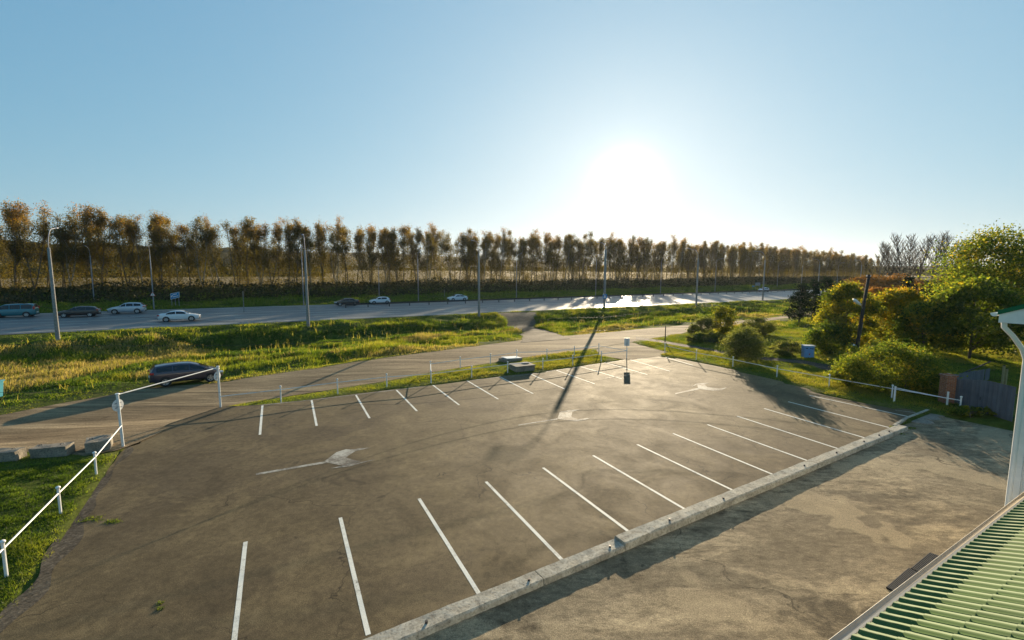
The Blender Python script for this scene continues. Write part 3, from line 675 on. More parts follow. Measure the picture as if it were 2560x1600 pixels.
far_lamps = [(crop(1, 893, 1057), 'slim pole lamp behind the black estate, farther back than the others', 9.), (crop(1, 1457, 1117), 'slim pole lamp beside the blue road sign', 9.5), (crop(2, 452, 1072), 'slim pole lamp just behind the second verge lamp', 9.5), (crop(2, 1165, 1002), 'slim pole lamp behind the white hatchback', 6.5), (crop(2, 1535, 1032), 'slim pole lamp between the white hatchback and the far white saloon', 9.5), (crop(3, 42, 1000), 'slim pole lamp across the road from the side track mouth', 9.5), (crop(3, 790, 985), 'slim pole lamp under the sun, behind the guardrail', 9.5), (crop(3, 1402, 962), 'slim pole lamp across the road from the small round bushes', 9.5), (crop(3, 1917, 942), 'slim pole lamp across the road, past the small round bushes', 9.5), (crop(4, 85, 905), 'slim pole lamp just beyond the distant silver car', 9.), (crop(4, 312, 915), 'slim pole lamp with a small plate near the dark pines', 9.5), (crop(4, 650, 890), 'slim pole lamp far off above the dark pines', 9.)]
FLAMPS = []
for px, lab, h in far_lamps:
    p = U(*px, 1.0)
    w = to_uv(p.x, p.y)[1] - v_near(to_uv(p.x, p.y)[0])
    if w < HW + 1.2:
        d = ray(*px); k = 1.
        for _ in range(30):
            u_, v_ = to_uv(p.x, p.y)
            if v_ - v_near(u_) >= HW + 1.2: break
            p = p + Vector((d[0], d[1], 0)).normalized() * 1.0
    p.z = float(Zg(p.x, p.y)); FLAMPS.append(lamp(lab, p, h, h + 1.9, 2.0, RD + math.pi, 'slim pole lamps across the highway', 'pole_steel', .1, .065))
# signs on poles
SB = M['sign_blue'] = simple('sign_blue_paint', (.02, .22, .48), .4, .08, 5., .5, bstr=0)
M['sign_red'] = simple('sign_red_paint', (.45, .05, .04), .4, .08, 5., .5, bstr=0)
p = UD(*crop(3, 875, 985), LAMPS[3].location.y); q = p - LAMPS[3].location
o = thing('blue_plate', 'small blue square traffic sign strapped to a lamp past the side track', 'road sign', (p.x, p.y - .26, p.z), 0.25)
MB().box((0, 0, 0), (.9, .02, .9)).obj('plate', SB, o); b = MB(); b.add([(-.3, -.013, -.3), (.3, -.013, -.3), (0, -.013, .32)], [(0, 1, 2)]); b.obj('pictogram', M['white'], o)
for bz in (.2, -.2): MB().box((0, .05, bz), (.3, .08, .04)).obj('bracket', M['pole_steel'], o)
p = UD(*crop(1, 1460, 962), FLAMPS[1].location.y); fl = FLAMPS[1].location
o = thing('warning_sign', 'white triangular warning sign on the pole beside the blue road sign', 'road sign', (fl.x + .1, fl.y - .2, p.z), .35)
b = MB(); b.add([(-.45, 0, -.38), (.45, 0, -.38), (0, 0, .4), (-.45, .02, -.38), (.45, .02, -.38), (0, .02, .4)], [(0, 1, 2), (3, 5, 4), (0, 3, 4, 1), (1, 4, 5, 2), (2, 5, 3, 0)]); b.obj('plate', M['sign_red'], o)
b = MB(); b.add([(-.33, -.006, -.31), (.33, -.006, -.31), (0, -.006, .26)], [(0, 1, 2)]); b.obj('sign_face', M['white'], o)
b = MB(); b.box((0, -.012, -.02), (.06, .008, .26)).box((0, -.012, -.22), (.06, .008, .06)); b.obj('pictogram', M['dark_steel'], o)
# blue direction sign on three legs
pts = [UD(380 + a * .06614, 700 + c * .06614, 88.) for a, c in ((690, 515), (1025, 445), (1035, 655), (700, 740))]
base = UD(428, 774, 88.); gz = float(Zg(base.x, base.y))
o = thing('direction_sign', 'blue direction sign with white lettering and arrow on three thin legs', 'road sign', (0, 0, 0))
A, B_, C_, D_ = pts; wv_ = (B_ - A); wl = wv_.length; off = Vector((0, .05, 0))
b = MB(); b.add([A, B_, C_, D_] + [q + off for q in (A, B_, C_, D_)], [(0, 1, 2, 3), (7, 6, 5, 4), (0, 4, 5, 1), (1, 5, 6, 2), (2, 6, 7, 3), (3, 7, 4, 0)]); b.obj('sign_panel', M['white'], o)
def on(u, v): return A.lerp(B_, u).lerp(D_.lerp(C_, u), v) - Vector((0, .012, 0))
def on2(u, v): return on(u, v) - Vector((0, .008, 0))
b = MB(); b.add([on(.03, .05), on(.97, .05), on(.97, .95), on(.03, .95)], [(0, 1, 2, 3)]); b.obj('sign_face', SB, o)
b = MB()
for u0, u1, v0, v1 in ((.36, .44, .2, .36), (.46, .53, .2, .36), (.55, .63, .2, .36), (.65, .72, .18, .36), (.3, .38, .58, .74), (.4, .48, .58, .74), (.5, .56, .6, .74), (.58, .66, .58, .74), (.7, .78, .6, .74), (.8, .87, .6, .74)):
    b.add([on2(u0, v0), on2(u1, v0), on2(u1, v1), on2(u0, v1)], [(0, 1, 2, 3)])
b.obj('lettering', M['white'], o)
b = MB(); b.add([on2(.06, .42), on2(.2, .38), on2(.16, .46), on2(.3, .22), on2(.34, .28), on2(.21, .56), on2(.22, .68), on2(.08, .62)], [(0, 1, 2, 3, 4, 5, 6, 7)]); b.obj('arrow', M['white'], o)
for u in (.1, .5, .9):
    q = D_.lerp(C_, u) + off; MB().tube([(q.x, q.y, gz - .3), (q.x, q.y, q.z + .9)], .05, 8).obj('leg', M['pole_steel'], o)
for k, (px, col, w_, h_, lab) in enumerate(((crop(3, 2280, 890), 'sign_blue', .9, .35, 'small flat blue sign across the road near the silver car'), (crop(3, 2322, 870), 'pole_steel', 1.9, 1.0, 'grey board on two legs across the road near the silver car'))):
    p = UD(*px, 150.); p2 = Vector((p.x, p.y, float(Zg(p.x, p.y))))
    o = thing('roadside_sign', lab, 'road sign', p2, .2)
    MB().box((0, 0, p.z - p2.z), (w_, .04, h_)).obj('plate', M[col], o)
    for s_ in (-1, 1): MB().tube([(s_ * w_ * .35, .05, -.2), (s_ * w_ * .35, .05, p.z - p2.z + h_ * .3)], .035, 8).obj('leg', M['pole_steel'], o)
for k, (b0, t0, lab, mt, gr) in enumerate(((crop(1, 2306, 1137), crop(1, 2295, 938), 'thin pale marker pole on the highway ahead of the white saloon', 'pole_conc', 0), (crop(3, 1446, 1420), crop(3, 1452, 1268), 'bare wooden stake at the tip of the sunny lawn', 'wood', 1), (crop(3, 1697, 1315), crop(3, 1700, 1240), 'short stake by the small dark bush on the lawn', 'wood', 1), (crop(2, 1780, 1000), crop(2, 1780, 925), 'short pale post at the roadside ahead of the far white saloon', 'pole_conc', 0))):
    p = U(*b0, 1.0) if not gr else G(*b0); p.z = float(Zg(p.x, p.y))
    o = thing('marker_pole' if not gr else 'wooden_stake', lab, 'pole', p); h = hgt(p, t0)
    MB().tube([(0, 0, -.2), (0, 0, h * .5), (.01, 0, h)], [.06, .055, .05], 8).obj('shaft', M[mt], o); MB().lathe([(0, h + .03), (.06, h + .01), (.06, h - .03)], 8).obj('tip_cap', M[mt], o)

# ------------------------------------------------------------------ guardrail on the median
o = thing('guardrail', 'long dark steel guardrail with short posts along the highway median', 'guardrail')
gp = [U(*q, 1.0) for q in (crop(2, 850, 1098), crop(2, 1350, 1078), crop(2, 2290, 1046), crop(3, 540, 1018), crop(3, 1270, 990), crop(3, 2130, 960), crop(4, 20, 948), crop(4, 280, 940))]
uv = np.array([to_uv(q.x, q.y) for q in gp]); kf = np.polyfit(uv[:, 0], uv[:, 1], 1)
gu = np.arange(uv[0, 0], uv[-1, 0] + 60, 4.); GP = [Vector((*to_xy(u, kf[0] * u + kf[1]), 1.05)) for u in gu]
for p in GP[:85]: MB().box((p.x, p.y, p.z + .3), (.16, .1, .7), HANG).obj('post', M['dark_steel'], o)
b = MB(); vs = []; fs = []; nrm_ = Vector((-HDIR.y, HDIR.x, 0))
prof = [(.06, .78), (.0, .74), (.0, .68), (.06, .63), (.0, .58), (.0, .52), (.06, .48)]
for sgn in (-1, 1):
    b0 = MB(); vs = []; fs = []
    for p in GP: vs += [p + nrm_ * sgn * (.08 + a) + Vector((0, 0, z)) for a, z in prof]
    for i in range(len(GP) - 1):
        for k in range(6): q = i * 7 + k; fs.append((q, q + 1, q + 8, q + 7))
    b0.add(vs, fs).obj('rail_beam', M['dark_steel'], o)

# ------------------------------------------------------------------ cars
def car(label, kind, paint, loc, rz, scale=1., rim='rim', group='cars on the highway', slope=0.):
    o = thing('car', label, 'car', loc, rz, group); o.scale = (scale,) * 3; o.rotation_euler = (0, slope, rz)
    # x, top z, deck flag handled by belt: profile of the top line from tail to nose
    P = {'sedan': (4.55, 1.45, .93, [(-2.28, .62), (-2.24, .98), (-2.0, 1.08), (-1.62, 1.12), (-.95, 1.38), (-.35, 1.45), (.2, 1.43), (.55, 1.36), (1.2, 1.0), (1.7, .92), (2.1, .8), (2.27, .58)], (-1.5, 1.08)),
         'hatch': (4.0, 1.5, .95, [(-2.0, .6), (-1.98, 1.0), (-1.86, 1.12), (-1.5, 1.42), (-.9, 1.5), (-.2, 1.5), (.35, 1.42), (1.05, 1.02), (1.5, .93), (1.85, .78), (2.0, .58)], (-1.62, .95)),
         'wagon': (4.7, 1.5, .95, [(-2.35, .62), (-2.33, 1.0), (-2.22, 1.1), (-1.85, 1.42), (-1.2, 1.5), (-.3, 1.52), (.3, 1.44), (1.05, 1.02), (1.7, .93), (2.2, .8), (2.36, .58)], (-1.98, .95)),
         'suv': (4.6, 1.7, 1.05, [(-2.3, .7), (-2.28, 1.08), (-2.18, 1.2), (-1.8, 1.6), (-1.2, 1.68), (-.3, 1.7), (.25, 1.62), (.95, 1.16), (1.6, 1.06), (2.1, .92), (2.3, .66)], (-1.9, .86)),
         'van': (4.8, 1.9, 1.05, [(-2.4, .7), (-2.4, 1.1), (-2.37, 1.3), (-2.2, 1.82), (-1.5, 1.9), (-.2, 1.9), (.8, 1.84), (1.25, 1.62), (1.72, 1.2), (2.1, 1.05), (2.33, .9), (2.4, .66)], (-2.22, 1.55)),
         'mpv': (4.6, 1.58, 1.0, [(-2.3, .66), (-2.29, 1.05), (-2.22, 1.18), (-1.95, 1.48), (-1.3, 1.55), (-.5, 1.59), (.2, 1.56), (.7, 1.42), (1.45, 1.06), (1.85, .95), (2.15, .8), (2.3, .6)], (-2.05, 1.35))}[kind]
    L, H, belt, top, (w0, w1) = P; hw = .87 if kind != 'hatch' else .84
    xs = sorted(set([q[0] for q in top] + list(np.linspace(-L / 2 + .25, L / 2 - .3, 14))))
    tx = [q[0] for q in top]; tz = [q[1] for q in top]; vs = []; fs = []; n = 15
    def zt(x): return float(np.interp(x, tx, tz))
    def sect(x):
        e = min(1, (L / 2 - abs(x)) / .42); w = hw * (.8 + .2 * math.sin(max(0, min(1, e)) * math.pi / 2)); z = zt(x); zb = min(z - .05, belt + .03)
        k = max(0., min(1., (z - belt - .1) / (H - belt - .1))); wt = w * (.955 - .2 * k)
        lo = .2 if abs(x) < L / 2 - .25 else .27
        half = [(w * .86, lo), (w * .97, lo + .1), (w, lo + .3), (w * .995, zb - .12), (w * .955, zb), (wt, max(zb + .015, z - .085)), (wt * .82, z - .015)]
        return half, z
    for x in xs:
        half, z = sect(x); row = [(x, y, h) for y, h in half] + [(x, 0, z + .012)] + [(x, -y, h) for y, h in half[::-1]]; vs += row
    m = len(xs)
    for i in range(m - 1):
        for k in range(n - 1): q = i * n + k; fs.append((q, q + 1, q + n + 1, q + n))
        fs.append((i * n + n - 1, i * n, (i + 1) * n, (i + 1) * n + n - 1))
    fs += [tuple(range(n)), tuple((m - 1) * n + k for k in range(n))[::-1]]
    body = MB().add(vs, fs).obj('body', paint, o, smooth=True); sb = body.modifiers.new('Smooth', 'SUBSURF'); sb.levels = sb.render_levels = 1
    # glass
    def side(x, f, s_):
        half, z = sect(x); a, c = half[4], half[5]; y = a[0] + (c[0] - a[0]) * f; h = a[1] + (c[1] - a[1]) * f; return (x, s_ * (y + .014), h)
    gaps = {'sedan': (-1.38, -.32, .98), 'hatch': (-1.3, -.15, .92), 'wagon': (-1.95, -.95, .05, .95), 'suv': (-1.85, -.9, .0, .85), 'van': (-2.1, -.9, .25, 1.45), 'mpv': (-1.95, -.95, .1, 1.2)}[kind]
    for s_ in (-1, 1):
        for a, c in zip(gaps[:-1], gaps[1:]):
            g = MB(); N = 8; v_ = []; f_ = []
            for i in range(N + 1):
                x = a + .04 + (c - a - .08) * i / N; hi = .93
                z = zt(x); ok = max(.0, min(1., (z - belt - .08) / .3))
                v_ += [side(x, .12, s_), side(x, .12 + (hi - .12) * ok, s_)]
            for i in range(N): f_.append((2 * i, 2 * i + 1, 2 * i + 3, 2 * i + 2))
            g.add(v_, f_).obj('side_window', M['glass'], o)
    def screen(x0, x1, name):
        g = MB(); v_ = []; f_ = []; N = 5
        for i in range(N + 1):
            x = x0 + (x1 - x0) * i / N; half, z = sect(x); w_ = half[6][0] * .97
            v_ += [(x, w_ * q, z + .02 - .02 * abs(q) ** 2) for q in (-1, -.5, 0, .5, 1)]
        for i in range(N):
            for k in range(4): q = i * 5 + k; f_.append((q, q + 1, q + 6, q + 5))
        return g.add(v_, f_).obj(name, M['glass'], o)
    ws = {'sedan': (.62, 1.14), 'hatch': (.42, 1.0), 'wagon': (.37, 1.0), 'suv': (.32, .9), 'van': (.95, 1.66), 'mpv': (.76, 1.4)}[kind]
    rs = {'sedan': (-1.55, -.98), 'hatch': (-1.84, -1.52), 'wagon': (-2.2, -1.88), 'suv': (-2.16, -1.83), 'van': (-2.36, -2.22), 'mpv': (-2.2, -1.97)}[kind]
    screen(*ws, 'windscreen'); screen(*rs, 'rear_window')
    wb = {'sedan': 2.66, 'hatch': 2.5, 'wagon': 2.72, 'suv': 2.66, 'van': 2.85, 'mpv': 2.74}[kind]; wr = .325 if kind not in ('suv', 'van') else .355
    for x in (-wb / 2 - .03, wb / 2 + .05):
        for s_ in (-1, 1):
            MB().lathe([(0, s_ * (hw - .3)), (wr + .06, s_ * (hw - .3)), (wr + .06, s_ * (hw - .002)), (wr - .02, s_ * (hw + .004))], 24, 'Y', (x, 0, wr + .02)).obj('wheel_arch', M['plastic'], o)
            wv2 = MB().lathe([(wr * .6, s_ * (hw - .2)), (wr * .95, s_ * (hw - .2)), (wr, s_ * (hw - .16)), (wr, s_ * (hw - .02)), (wr * .94, s_ * (hw + .016)), (wr * .66, s_ * (hw + .018)), (wr * .64, s_ * (hw - .02))], 24, 'Y', (x, 0, wr)).obj('wheel', M['rubber'], o)
            b = MB()
            for k in range(5):
                a = k * 2 * math.pi / 5 + .3; d = Vector((math.cos(a), 0, math.sin(a))); t_ = Vector((-d.z, 0, d.x)); y = s_ * (hw + .012); c = Vector((x, y, wr))
                b.add([c + d * .03 - t_ * .045, c + d * wr * .64 - t_ * .06, c + d * wr * .64 + t_ * .06, c + d * .03 + t_ * .045], [(0, 1, 2, 3)])
            b.lathe([(wr * .6, s_ * (hw + .012)), (wr * .68, s_ * (hw + .02))], 24, 'Y', (x, 0, wr)); b.lathe([(0, s_ * (hw + .016)), (.07, s_ * (hw + .014))], 12, 'Y', (x, 0, wr))
            b.obj('rim', M[rim], wv2)
    for s_ in (-1, 1):
        zl = zt(L / 2 - .12) - .06; b = MB(); b.box((L / 2 - .2, s_ * (hw - .2), zl), (.34, .3, .13), -s_ * .35); b.obj('headlight', M['headlight'], o, bevel=.03)
        b = MB(); hz = {'sedan': .86, 'hatch': .96, 'wagon': .98, 'suv': 1.08, 'van': 1.3, 'mpv': .98}[kind]; b.box((-L / 2 + .12, s_ * (hw - .13), hz), (.26, .2, .16 if kind != 'van' else .42), s_ * .3); b.obj('taillight', M['taillight'], o, bevel=.03)
        b = MB(); mx = ws[1] - .3; b.box((mx, s_ * (hw + .1), belt + .1), (.12, .2, .14)); b.obj('wing_mirror', paint, o, bevel=.03)
    b = MB(); b.box((L / 2 - .08, 0, .42), (.16, hw * 1.35, .22)); b.obj('grille', M['plastic'], o, bevel=.03)
    b = MB(); b.box((-L / 2 + .03, 0, .36), (.1, hw * 1.5, .14)); b.obj('rear_bumper', M['plastic'], o, bevel=.02)
    b = MB(); b.box((-L / 2 - .01, 0, .66), (.03, .5, .11)); b.obj('number_plate', M['white'], o)
    for s_ in (-1, 1):
        for x in gaps[1:-1]:
            b = MB(); b.box((x + .16, s_ * (hw + .008), belt - .13), (.16, .02, .025)); b.obj('door_handle', paint, o)
    return o
PW = car_paint('white_car_paint', (.72, .73, .74)); PS = car_paint('silver_car_paint', (.46, .49, .54), .35); PB = car_paint('black_car_paint', (.008, .008, .01)); PT = car_paint('teal_car_paint', (.01, .16, .2), .2); PV = car_paint('dark_violet_paint', (.05, .043, .063), .3)
def on_road(rear, front, left=True, k=1.):
    a, c = U(*rear, 1.07), U(*front, 1.07); m = (a + c) / 2
    return Vector((m.x, m.y, float(Zg(m.x, m.y)) + .055)), HANG + (math.pi if left else 0)
# the near wheels were measured: shift half a car's width across the road
def place(label, kind, paint, rear, front, left, **k):
    p, a = on_road(rear, front, left); p = p + Vector((-HDIR.y, HDIR.x, 0)) * .85; return car(label, kind, paint, p, a, **k)
z2 = lambda x, y: (x * .13229, 720 + y * .13229)
place('teal minivan leaving the photo behind the nearest street lamp', 'van', PT, z2(440, 545), z2(20, 567), True)
place('black estate car with pale wheels between teal minivan and silver SUV', 'wagon', PB, z2(1660, 540), z2(1250, 557), True)
place('silver SUV in the far lanes behind the black estate', 'suv', PS, crop(1, 1287, 1147), crop(1, 1097, 1152), True)
place('white saloon heading the other way in the near lanes', 'sedan', PW, crop(1, 1577, 1227), crop(1, 1803, 1220), False)
place('black saloon following the white hatchback', 'sedan', PB, crop(2, 932, 1072), crop(2, 800, 1077), True)
place('white hatchback partly behind the start of the guardrail', 'hatch', PW, crop(2, 1245, 1058), crop(2, 1112, 1064), True)
place('white saloon in the far lanes by a short pale post', 'sedan', PW, crop(2, 1972, 1027), crop(2, 1862, 1032), True)
place('distant silver car at the far bend of the highway', 'hatch', PS, (1924, 729), (1906, 730), True)
a, c = U(422, 968.5, -.58), U(519, 953, -.5); m = (a + c) / 2; ang = math.atan2(c.y - a.y, c.x - a.x)
side_n = Vector((-math.sin(ang), math.cos(ang), 0)); m = m + side_n * .8
zf_, zr_ = float(Hg(m.x + math.cos(ang) * 1.3, m.y + math.sin(ang) * 1.3)), float(Hg(m.x - math.cos(ang) * 1.3, m.y - math.sin(ang) * 1.3))
MPV = car('dark violet people carrier parked on the grass verge by the dirt road', 'mpv', PV, (m.x, m.y, (zf_ + zr_) / 2 + .07), ang, .97, group='parked cars', slope=-math.atan2(zf_ - zr_, 2.6))
# ------------------------------------------------------------------ concrete blocks, well, cabinet, waste container
def block(label, l, r, h, dep, cap=True):
    a, c = G(*l), G(*r); d = c - a; d.z = 0; ln = d.length; d.normalize(); n = Vector((-d.y, d.x, 0)); z = min(a.z, c.z) - .03
    o = thing('concrete_block', label, 'concrete block', (a + c) / 2 + n * dep / 2, math.atan2(d.y, d.x), 'concrete blocks beside the entrance'); o.location.z = z
    b = MB(); b.prism([(-ln / 2, -dep / 2), (ln / 2, -dep / 2), (ln / 2 + .02, dep / 2), (-ln / 2 - .03, dep / 2)], 0, h)
    bm = bmesh.new(); bm.from_mesh(b.mesh('tmp', M['concrete'])); bmesh.ops.subdivide_edges(bm, edges=bm.edges, cuts=5, use_grid_fill=True)
    for v_ in bm.verts:
        q = mnoise.noise_vector(Vector(v_.co) * 3.1 + Vector((l[0], 0, 0))); v_.co += q * .035
    me = bpy.data.meshes.new('block'); bm.to_mesh(me); bm.free(); me.materials.append(M['concrete']); link(bpy.data.objects.new('block', me), o)
    for s_ in (-1, 1): MB().tube([(s_ * ln * .3 - .07, 0, h - .02), (s_ * ln * .3 - .05, 0, h + .07), (s_ * ln * .3 + .05, 0, h + .07), (s_ * ln * .3 + .07, 0, h - .02)], .012, 6).obj('lifting_loop', M['dark_steel'], o)
    return o
block('concrete block cut off by the edge of the photo', (-40, 1163), (40, 1157), .5, .55)
block('long concrete block lying on the verge, middle of the three', (75, 1151), (166, 1143), .5, .55)
block('concrete block nearest the tall gate post', (214, 1136), (277, 1125), .5, .9)
wl_ = lambda x, y: (1220 + x * .0827, 860 + y * .0827)
a, c = G(*wl_(880, 890)), G(*wl_(1445, 830)); d = (c - a); d.z = 0; ln = d.length; an = math.atan2(d.y, d.x)
o = thing('manhole_chamber', 'grey concrete well chamber in the grass between the two white fences', 'well', (a + c) / 2 + Vector((-math.sin(an), math.cos(an), 0)) * .9, an)
b = MB(); b.box((0, -.1, .12), (ln, 1.3, .64)); b.obj('chamber', M['concrete'], o, bevel=.03); b = MB(); b.box((0, -.1, .47), (ln + .12, 1.44, .08)); b.obj('slab', M['concrete'], o, bevel=.02)
MB().lathe([(0, .57), (.28, .57), (.31, .55), (.31, .5)], 20, 'Z', (.45, .1, 0)).obj('hatch_cover', M['dark_steel'], o)
q = G(*wl_(560, 560))
o = thing('metal_hatch', 'pale sheet metal lid lying behind the concrete well', 'lid', (q.x, q.y + .5, q.z), an + .1)
b = MB(); b.box((.5, 0, .3), (1.5, 1.0, .05), 0, .05); b.obj('lid', M['white'], o); b = MB(); b.box((.4, 0, .1), (1.8, 1.1, .34)); b.obj('plinth', M['concrete'], o, bevel=.04)
cz = lambda x, y: (1980 + x * .06614, 840 + y * .06614)
a = G(*cz(480, 850)); bq = UD(*cz(850, 860), a.y - .12); w_ = abs(bq.x - a.x) + .02; hc = hgt(a, cz(480, 385))
o = thing('power_cabinet', 'pale blue metal power cabinet with red mark on the lawn', 'cabinet', a + Vector((w_ / 2, .3, 0)), -.12)
M['cab'] = simple('pale_blue_paint', (.2, .36, .6), .5, .08, 3.); b = MB(); b.box((0, 0, hc / 2 - .05), (w_, .6, hc + .1)); b.obj('housing', M['cab'], o, bevel=.015)
MB().box((.02, 0, hc + .02), (w_ + .08, .7, .05)).obj('roof', M['white'], o); MB().box((0, -.305, hc * .38), (w_ - .12, .02, hc * .62)).obj('door', M['cab'], o)
b = MB(); b.box((.02, -.325, hc * .36), (.11, .012, .06)).box((.05, -.325, hc * .41), (.06, .012, .06)).box((0, -.325, hc * .31), (.08, .012, .05)); b.obj('red_mark', M['sign_red'], o)
b = MB(); b.box((-.22, -.306, hc * .82), (.2, .012, .07)).box((.08, -.306, hc * .81), (.12, .012, .06)).box((.26, -.306, hc * .79), (.2, .012, .07)); b.obj('dark_label', M['dark_steel'], o)
a = G(4, 1008); o = thing('waste_container', 'turquoise metal container just showing at the edge of the photo', 'container', a + Vector((-2.1, .6, 0)), .1)
M['turq'] = simple('turquoise_paint', (.03, .3, .38), .5, .15, 3.); b = MB(); b.add([(-.9, -.55, .12), (.9, -.55, .12), (.95, -.65, 1.15), (-.95, -.65, 1.15), (-.9, .55, .12), (.9, .55, .12), (.95, .65, 1.15), (-.95, .65, 1.15)], [(0, 1, 2, 3), (5, 4, 7, 6), (0, 4, 5, 1), (1, 5, 6, 2), (4, 0, 3, 7)]); b.obj('bin_body', M['turq'], o)
MB().box((0, -.66, 1.17), (2., .06, .07)).box((0, .66, 1.17), (2., .06, .07)).box((.97, 0, 1.17), (.06, 1.3, .07)).box((-.97, 0, 1.17), (.06, 1.3, .07)).obj('rim_bar', M['turq'], o)
for sx in (-1, 1): MB().lathe([(0, -.03), (.09, -.03), (.09, .03), (0, .03)], 12, 'Y', (sx * .7, -.45, .09)).lathe([(0, -.03), (.09, -.03), (.09, .03), (0, .03)], 12, 'Y', (sx * .7, .45, .09)).obj('wheel', M['rubber'], o)

# ------------------------------------------------------------------ timber utility pole and cables
pb = G(*crop(8, 815, 388)); tp = UD(*crop(4, 955, 780), pb.y + .25)
o = thing('utility_pole', 'leaning dark timber pole with a lamp in front of the golden trees', 'utility pole')
MB().tube([pb - Vector((0, 0, .5)), pb.lerp(tp, .5), tp], [.15, .13, .11], 12).obj('pole', M['wood'], o, smooth=True)
cpt = UD(*crop(8, 860, 385), pb.y - .1); MB().tube([Vector((pb.x + .28, pb.y, pb.z - .3)), Vector((pb.x + .25, pb.y, pb.z + 1.6)), pb.lerp(tp, .45) + Vector((.14, 0, 0))], .07, 8).obj('concrete_stub', M['concrete'], o)
lh = UD(*crop(4, 880, 1070), pb.y); lt = UD(*crop(4, 805, 1012), pb.y)
MB().tube([pb.lerp(tp, .6), lh], .025, 6).obj('lamp_bracket', M['pole_steel'], o)
b = MB(); b.tube([lh, lh.lerp(lt, .3), lh.lerp(lt, .8), lt], [.05, .12, .14, .06], 10); b.obj('lamp_head', M['white'], o, smooth=True)
l2 = UD(*crop(4, 800, 1452), pb.y - .1); MB().tube([l2 + Vector((-.1, 0, .04)), l2 + Vector((.05, 0, .05)), l2 + Vector((.35, 0, -.08))], [.04, .11, .07], 8).obj('floodlight', M['white'], o, smooth=True)
xa = pb.lerp(tp, .97); MB().box(xa, (.9, .08, .08), .6).obj('crossarm', M['wood'], o)
for s_ in (-1, 1): MB().lathe([(0, .16), (.035, .15), (.04, .08), (.02, .0)], 8, 'Z', xa + Vector((s_ * .37, s_ * .25, .04))).obj('insulator', M['white'], o)
def cable(label, P, r=.007):
    pts = []; P = [Vector(p) for p in P]
    for i in range(len(P) - 1):
        p0, p1, p2, p3 = P[max(0, i - 1)], P[i], P[i + 1], P[min(len(P) - 1, i + 2)]
        for k in range(10):
            q = k / 10; pts.append(.5 * ((2 * p1) + (-p0 + p2) * q + (2 * p0 - 5 * p1 + 4 * p2 - p3) * q * q + (-p0 + 3 * p1 - 3 * p2 + p3) * q ** 3))
    tag(MB().tube(pts + [P[-1]], r, 5).obj('overhead_cable', M['plastic'], smooth=True), label, 'cable', 'overhead cables')
m6 = pb.lerp(tp, .62)
cable('sagging cable from the timber pole across the middle of the verge', [xa, UD(*crop(3, 1250, 1140), 37), UD(*crop(3, 480, 1192), 34), UD(1100, 812, 31), UD(770, 812, 28), UD(300, 790, 24), UD(0, 750, 21), UD(-300, 700, 18)])
cable('lower sagging cable from the timber pole over the dirt road', [m6, UD(*crop(3, 1120, 1282), 36), UD(*crop(3, 800, 1312), 34), UD(1150, 838, 30), UD(640, 862, 25), UD(0, 862, 19), UD(-300, 850, 17)])
cable('dark cable passing over the entrance gate', [m6 - Vector((0, 0, .4)), UD(1600, 905, 32), UD(1150, 965, 26), UD(640, 980, 20), UD(0, 981, 15), UD(-300, 975, 13)], .006)
cable('lowest dark cable passing over the entrance gate', [m6 - Vector((0, 0, .7)), UD(1600, 930, 31), UD(1150, 1000, 25), UD(640, 1014, 19), UD(0, 1018, 14), UD(-300, 1015, 12)], .006)

# ------------------------------------------------------------------ brick pillar, gate and back fence
ps = lambda x, y: (2180 + x * .14882, 880 + y * .14882)
a = U(*ps(1285, 930), -.1); hp = hgt(a, ps(1285, 420)); pw = .52; pc = a + Vector((.06, .26, 0)); pc.z = -.2
o = thing('brick_pillar', 'square orange brick gate pillar beside the grey board gate', 'pillar', pc, -.12)
b = MB(); b.box((0, 0, (hp + .1) / 2), (pw, pw, hp + .1)); b.obj('shaft', M['brick'], o)
b = MB(); b.box((0, 0, hp + .14), (pw + .1, pw + .1, .09)); b.add([(-pw / 2 - .03, -pw / 2 - .03, hp + .185), (pw / 2 + .03, -pw / 2 - .03, hp + .185), (pw / 2 + .03, pw / 2 + .03, hp + .185), (-pw / 2 - .03, pw / 2 + .03, hp + .185), (0, 0, hp + .28)], [(0, 1, 4), (1, 2, 4), (2, 3, 4), (3, 0, 4)]); b.obj('coping', M['brick'], o)
def boards_mat():
    m, t = nt('grey_boards'); v = coords(t, (1, 1, .04), 0); n = tex(t, 7., 4, .7, v); q = tex(t, 1.4, 3, .5, coords(t))
    col = ramp(t, n, [(.3, (.085, .09, .105)), (.7, (.14, .15, .17))]); return finish(m, t, mixc(t, 1., col, ramp(t, q, [(.3, .8), (.7, 1.1)]), 'MULTIPLY'), .75, .25, n, .3, .01)
M['boards'] = boards_mat()
gl = Vector((pc.x + .3, pc.y + .02, -.16)); gr_ = U(*ps(2340, 1235), -.14); gd = gr_ - gl; gd.z = 0; gln = gd.length; ga = math.atan2(gd.y, gd.x)
o = thing('board_gate', 'closed grey vertical board gate with a gently arched top', 'gate', gl, ga)
b = MB(); nb = int(gln / .12); ht = [hgt(gl, ps(1420, 455)), hgt(gl + gd.normalized() * gln * .3, ps(1600, 465)), hgt(gl + gd.normalized() * gln * .62, ps(2000, 490)), hgt(gr_, ps(2380, 585))]
for k in range(nb):
    x = (k + .5) * gln / nb; h = float(np.interp(x / gln, [0, .3, .62, 1], ht)); b.box((x, .012 * (k % 2), h / 2 + .03), (gln / nb - .008, .025, h - .06))
b.obj('boards', M['boards'], o)
for gz_ in (.45, ht[3] * .8): MB().box((gln / 2, .06, gz_), (gln, .05, .08)).obj('gate_frame', M['dark_steel'], o)
MB().box((gln * .5, -.03, 1.0), (.03, .03, .2)).obj('handle', M['dark_steel'], o)
b0 = Vector((pc.x + .15, pc.y + .35, -.1)); b1 = UD(*ps(1985, 278), pc.y + 6.5); b1.z = -.1
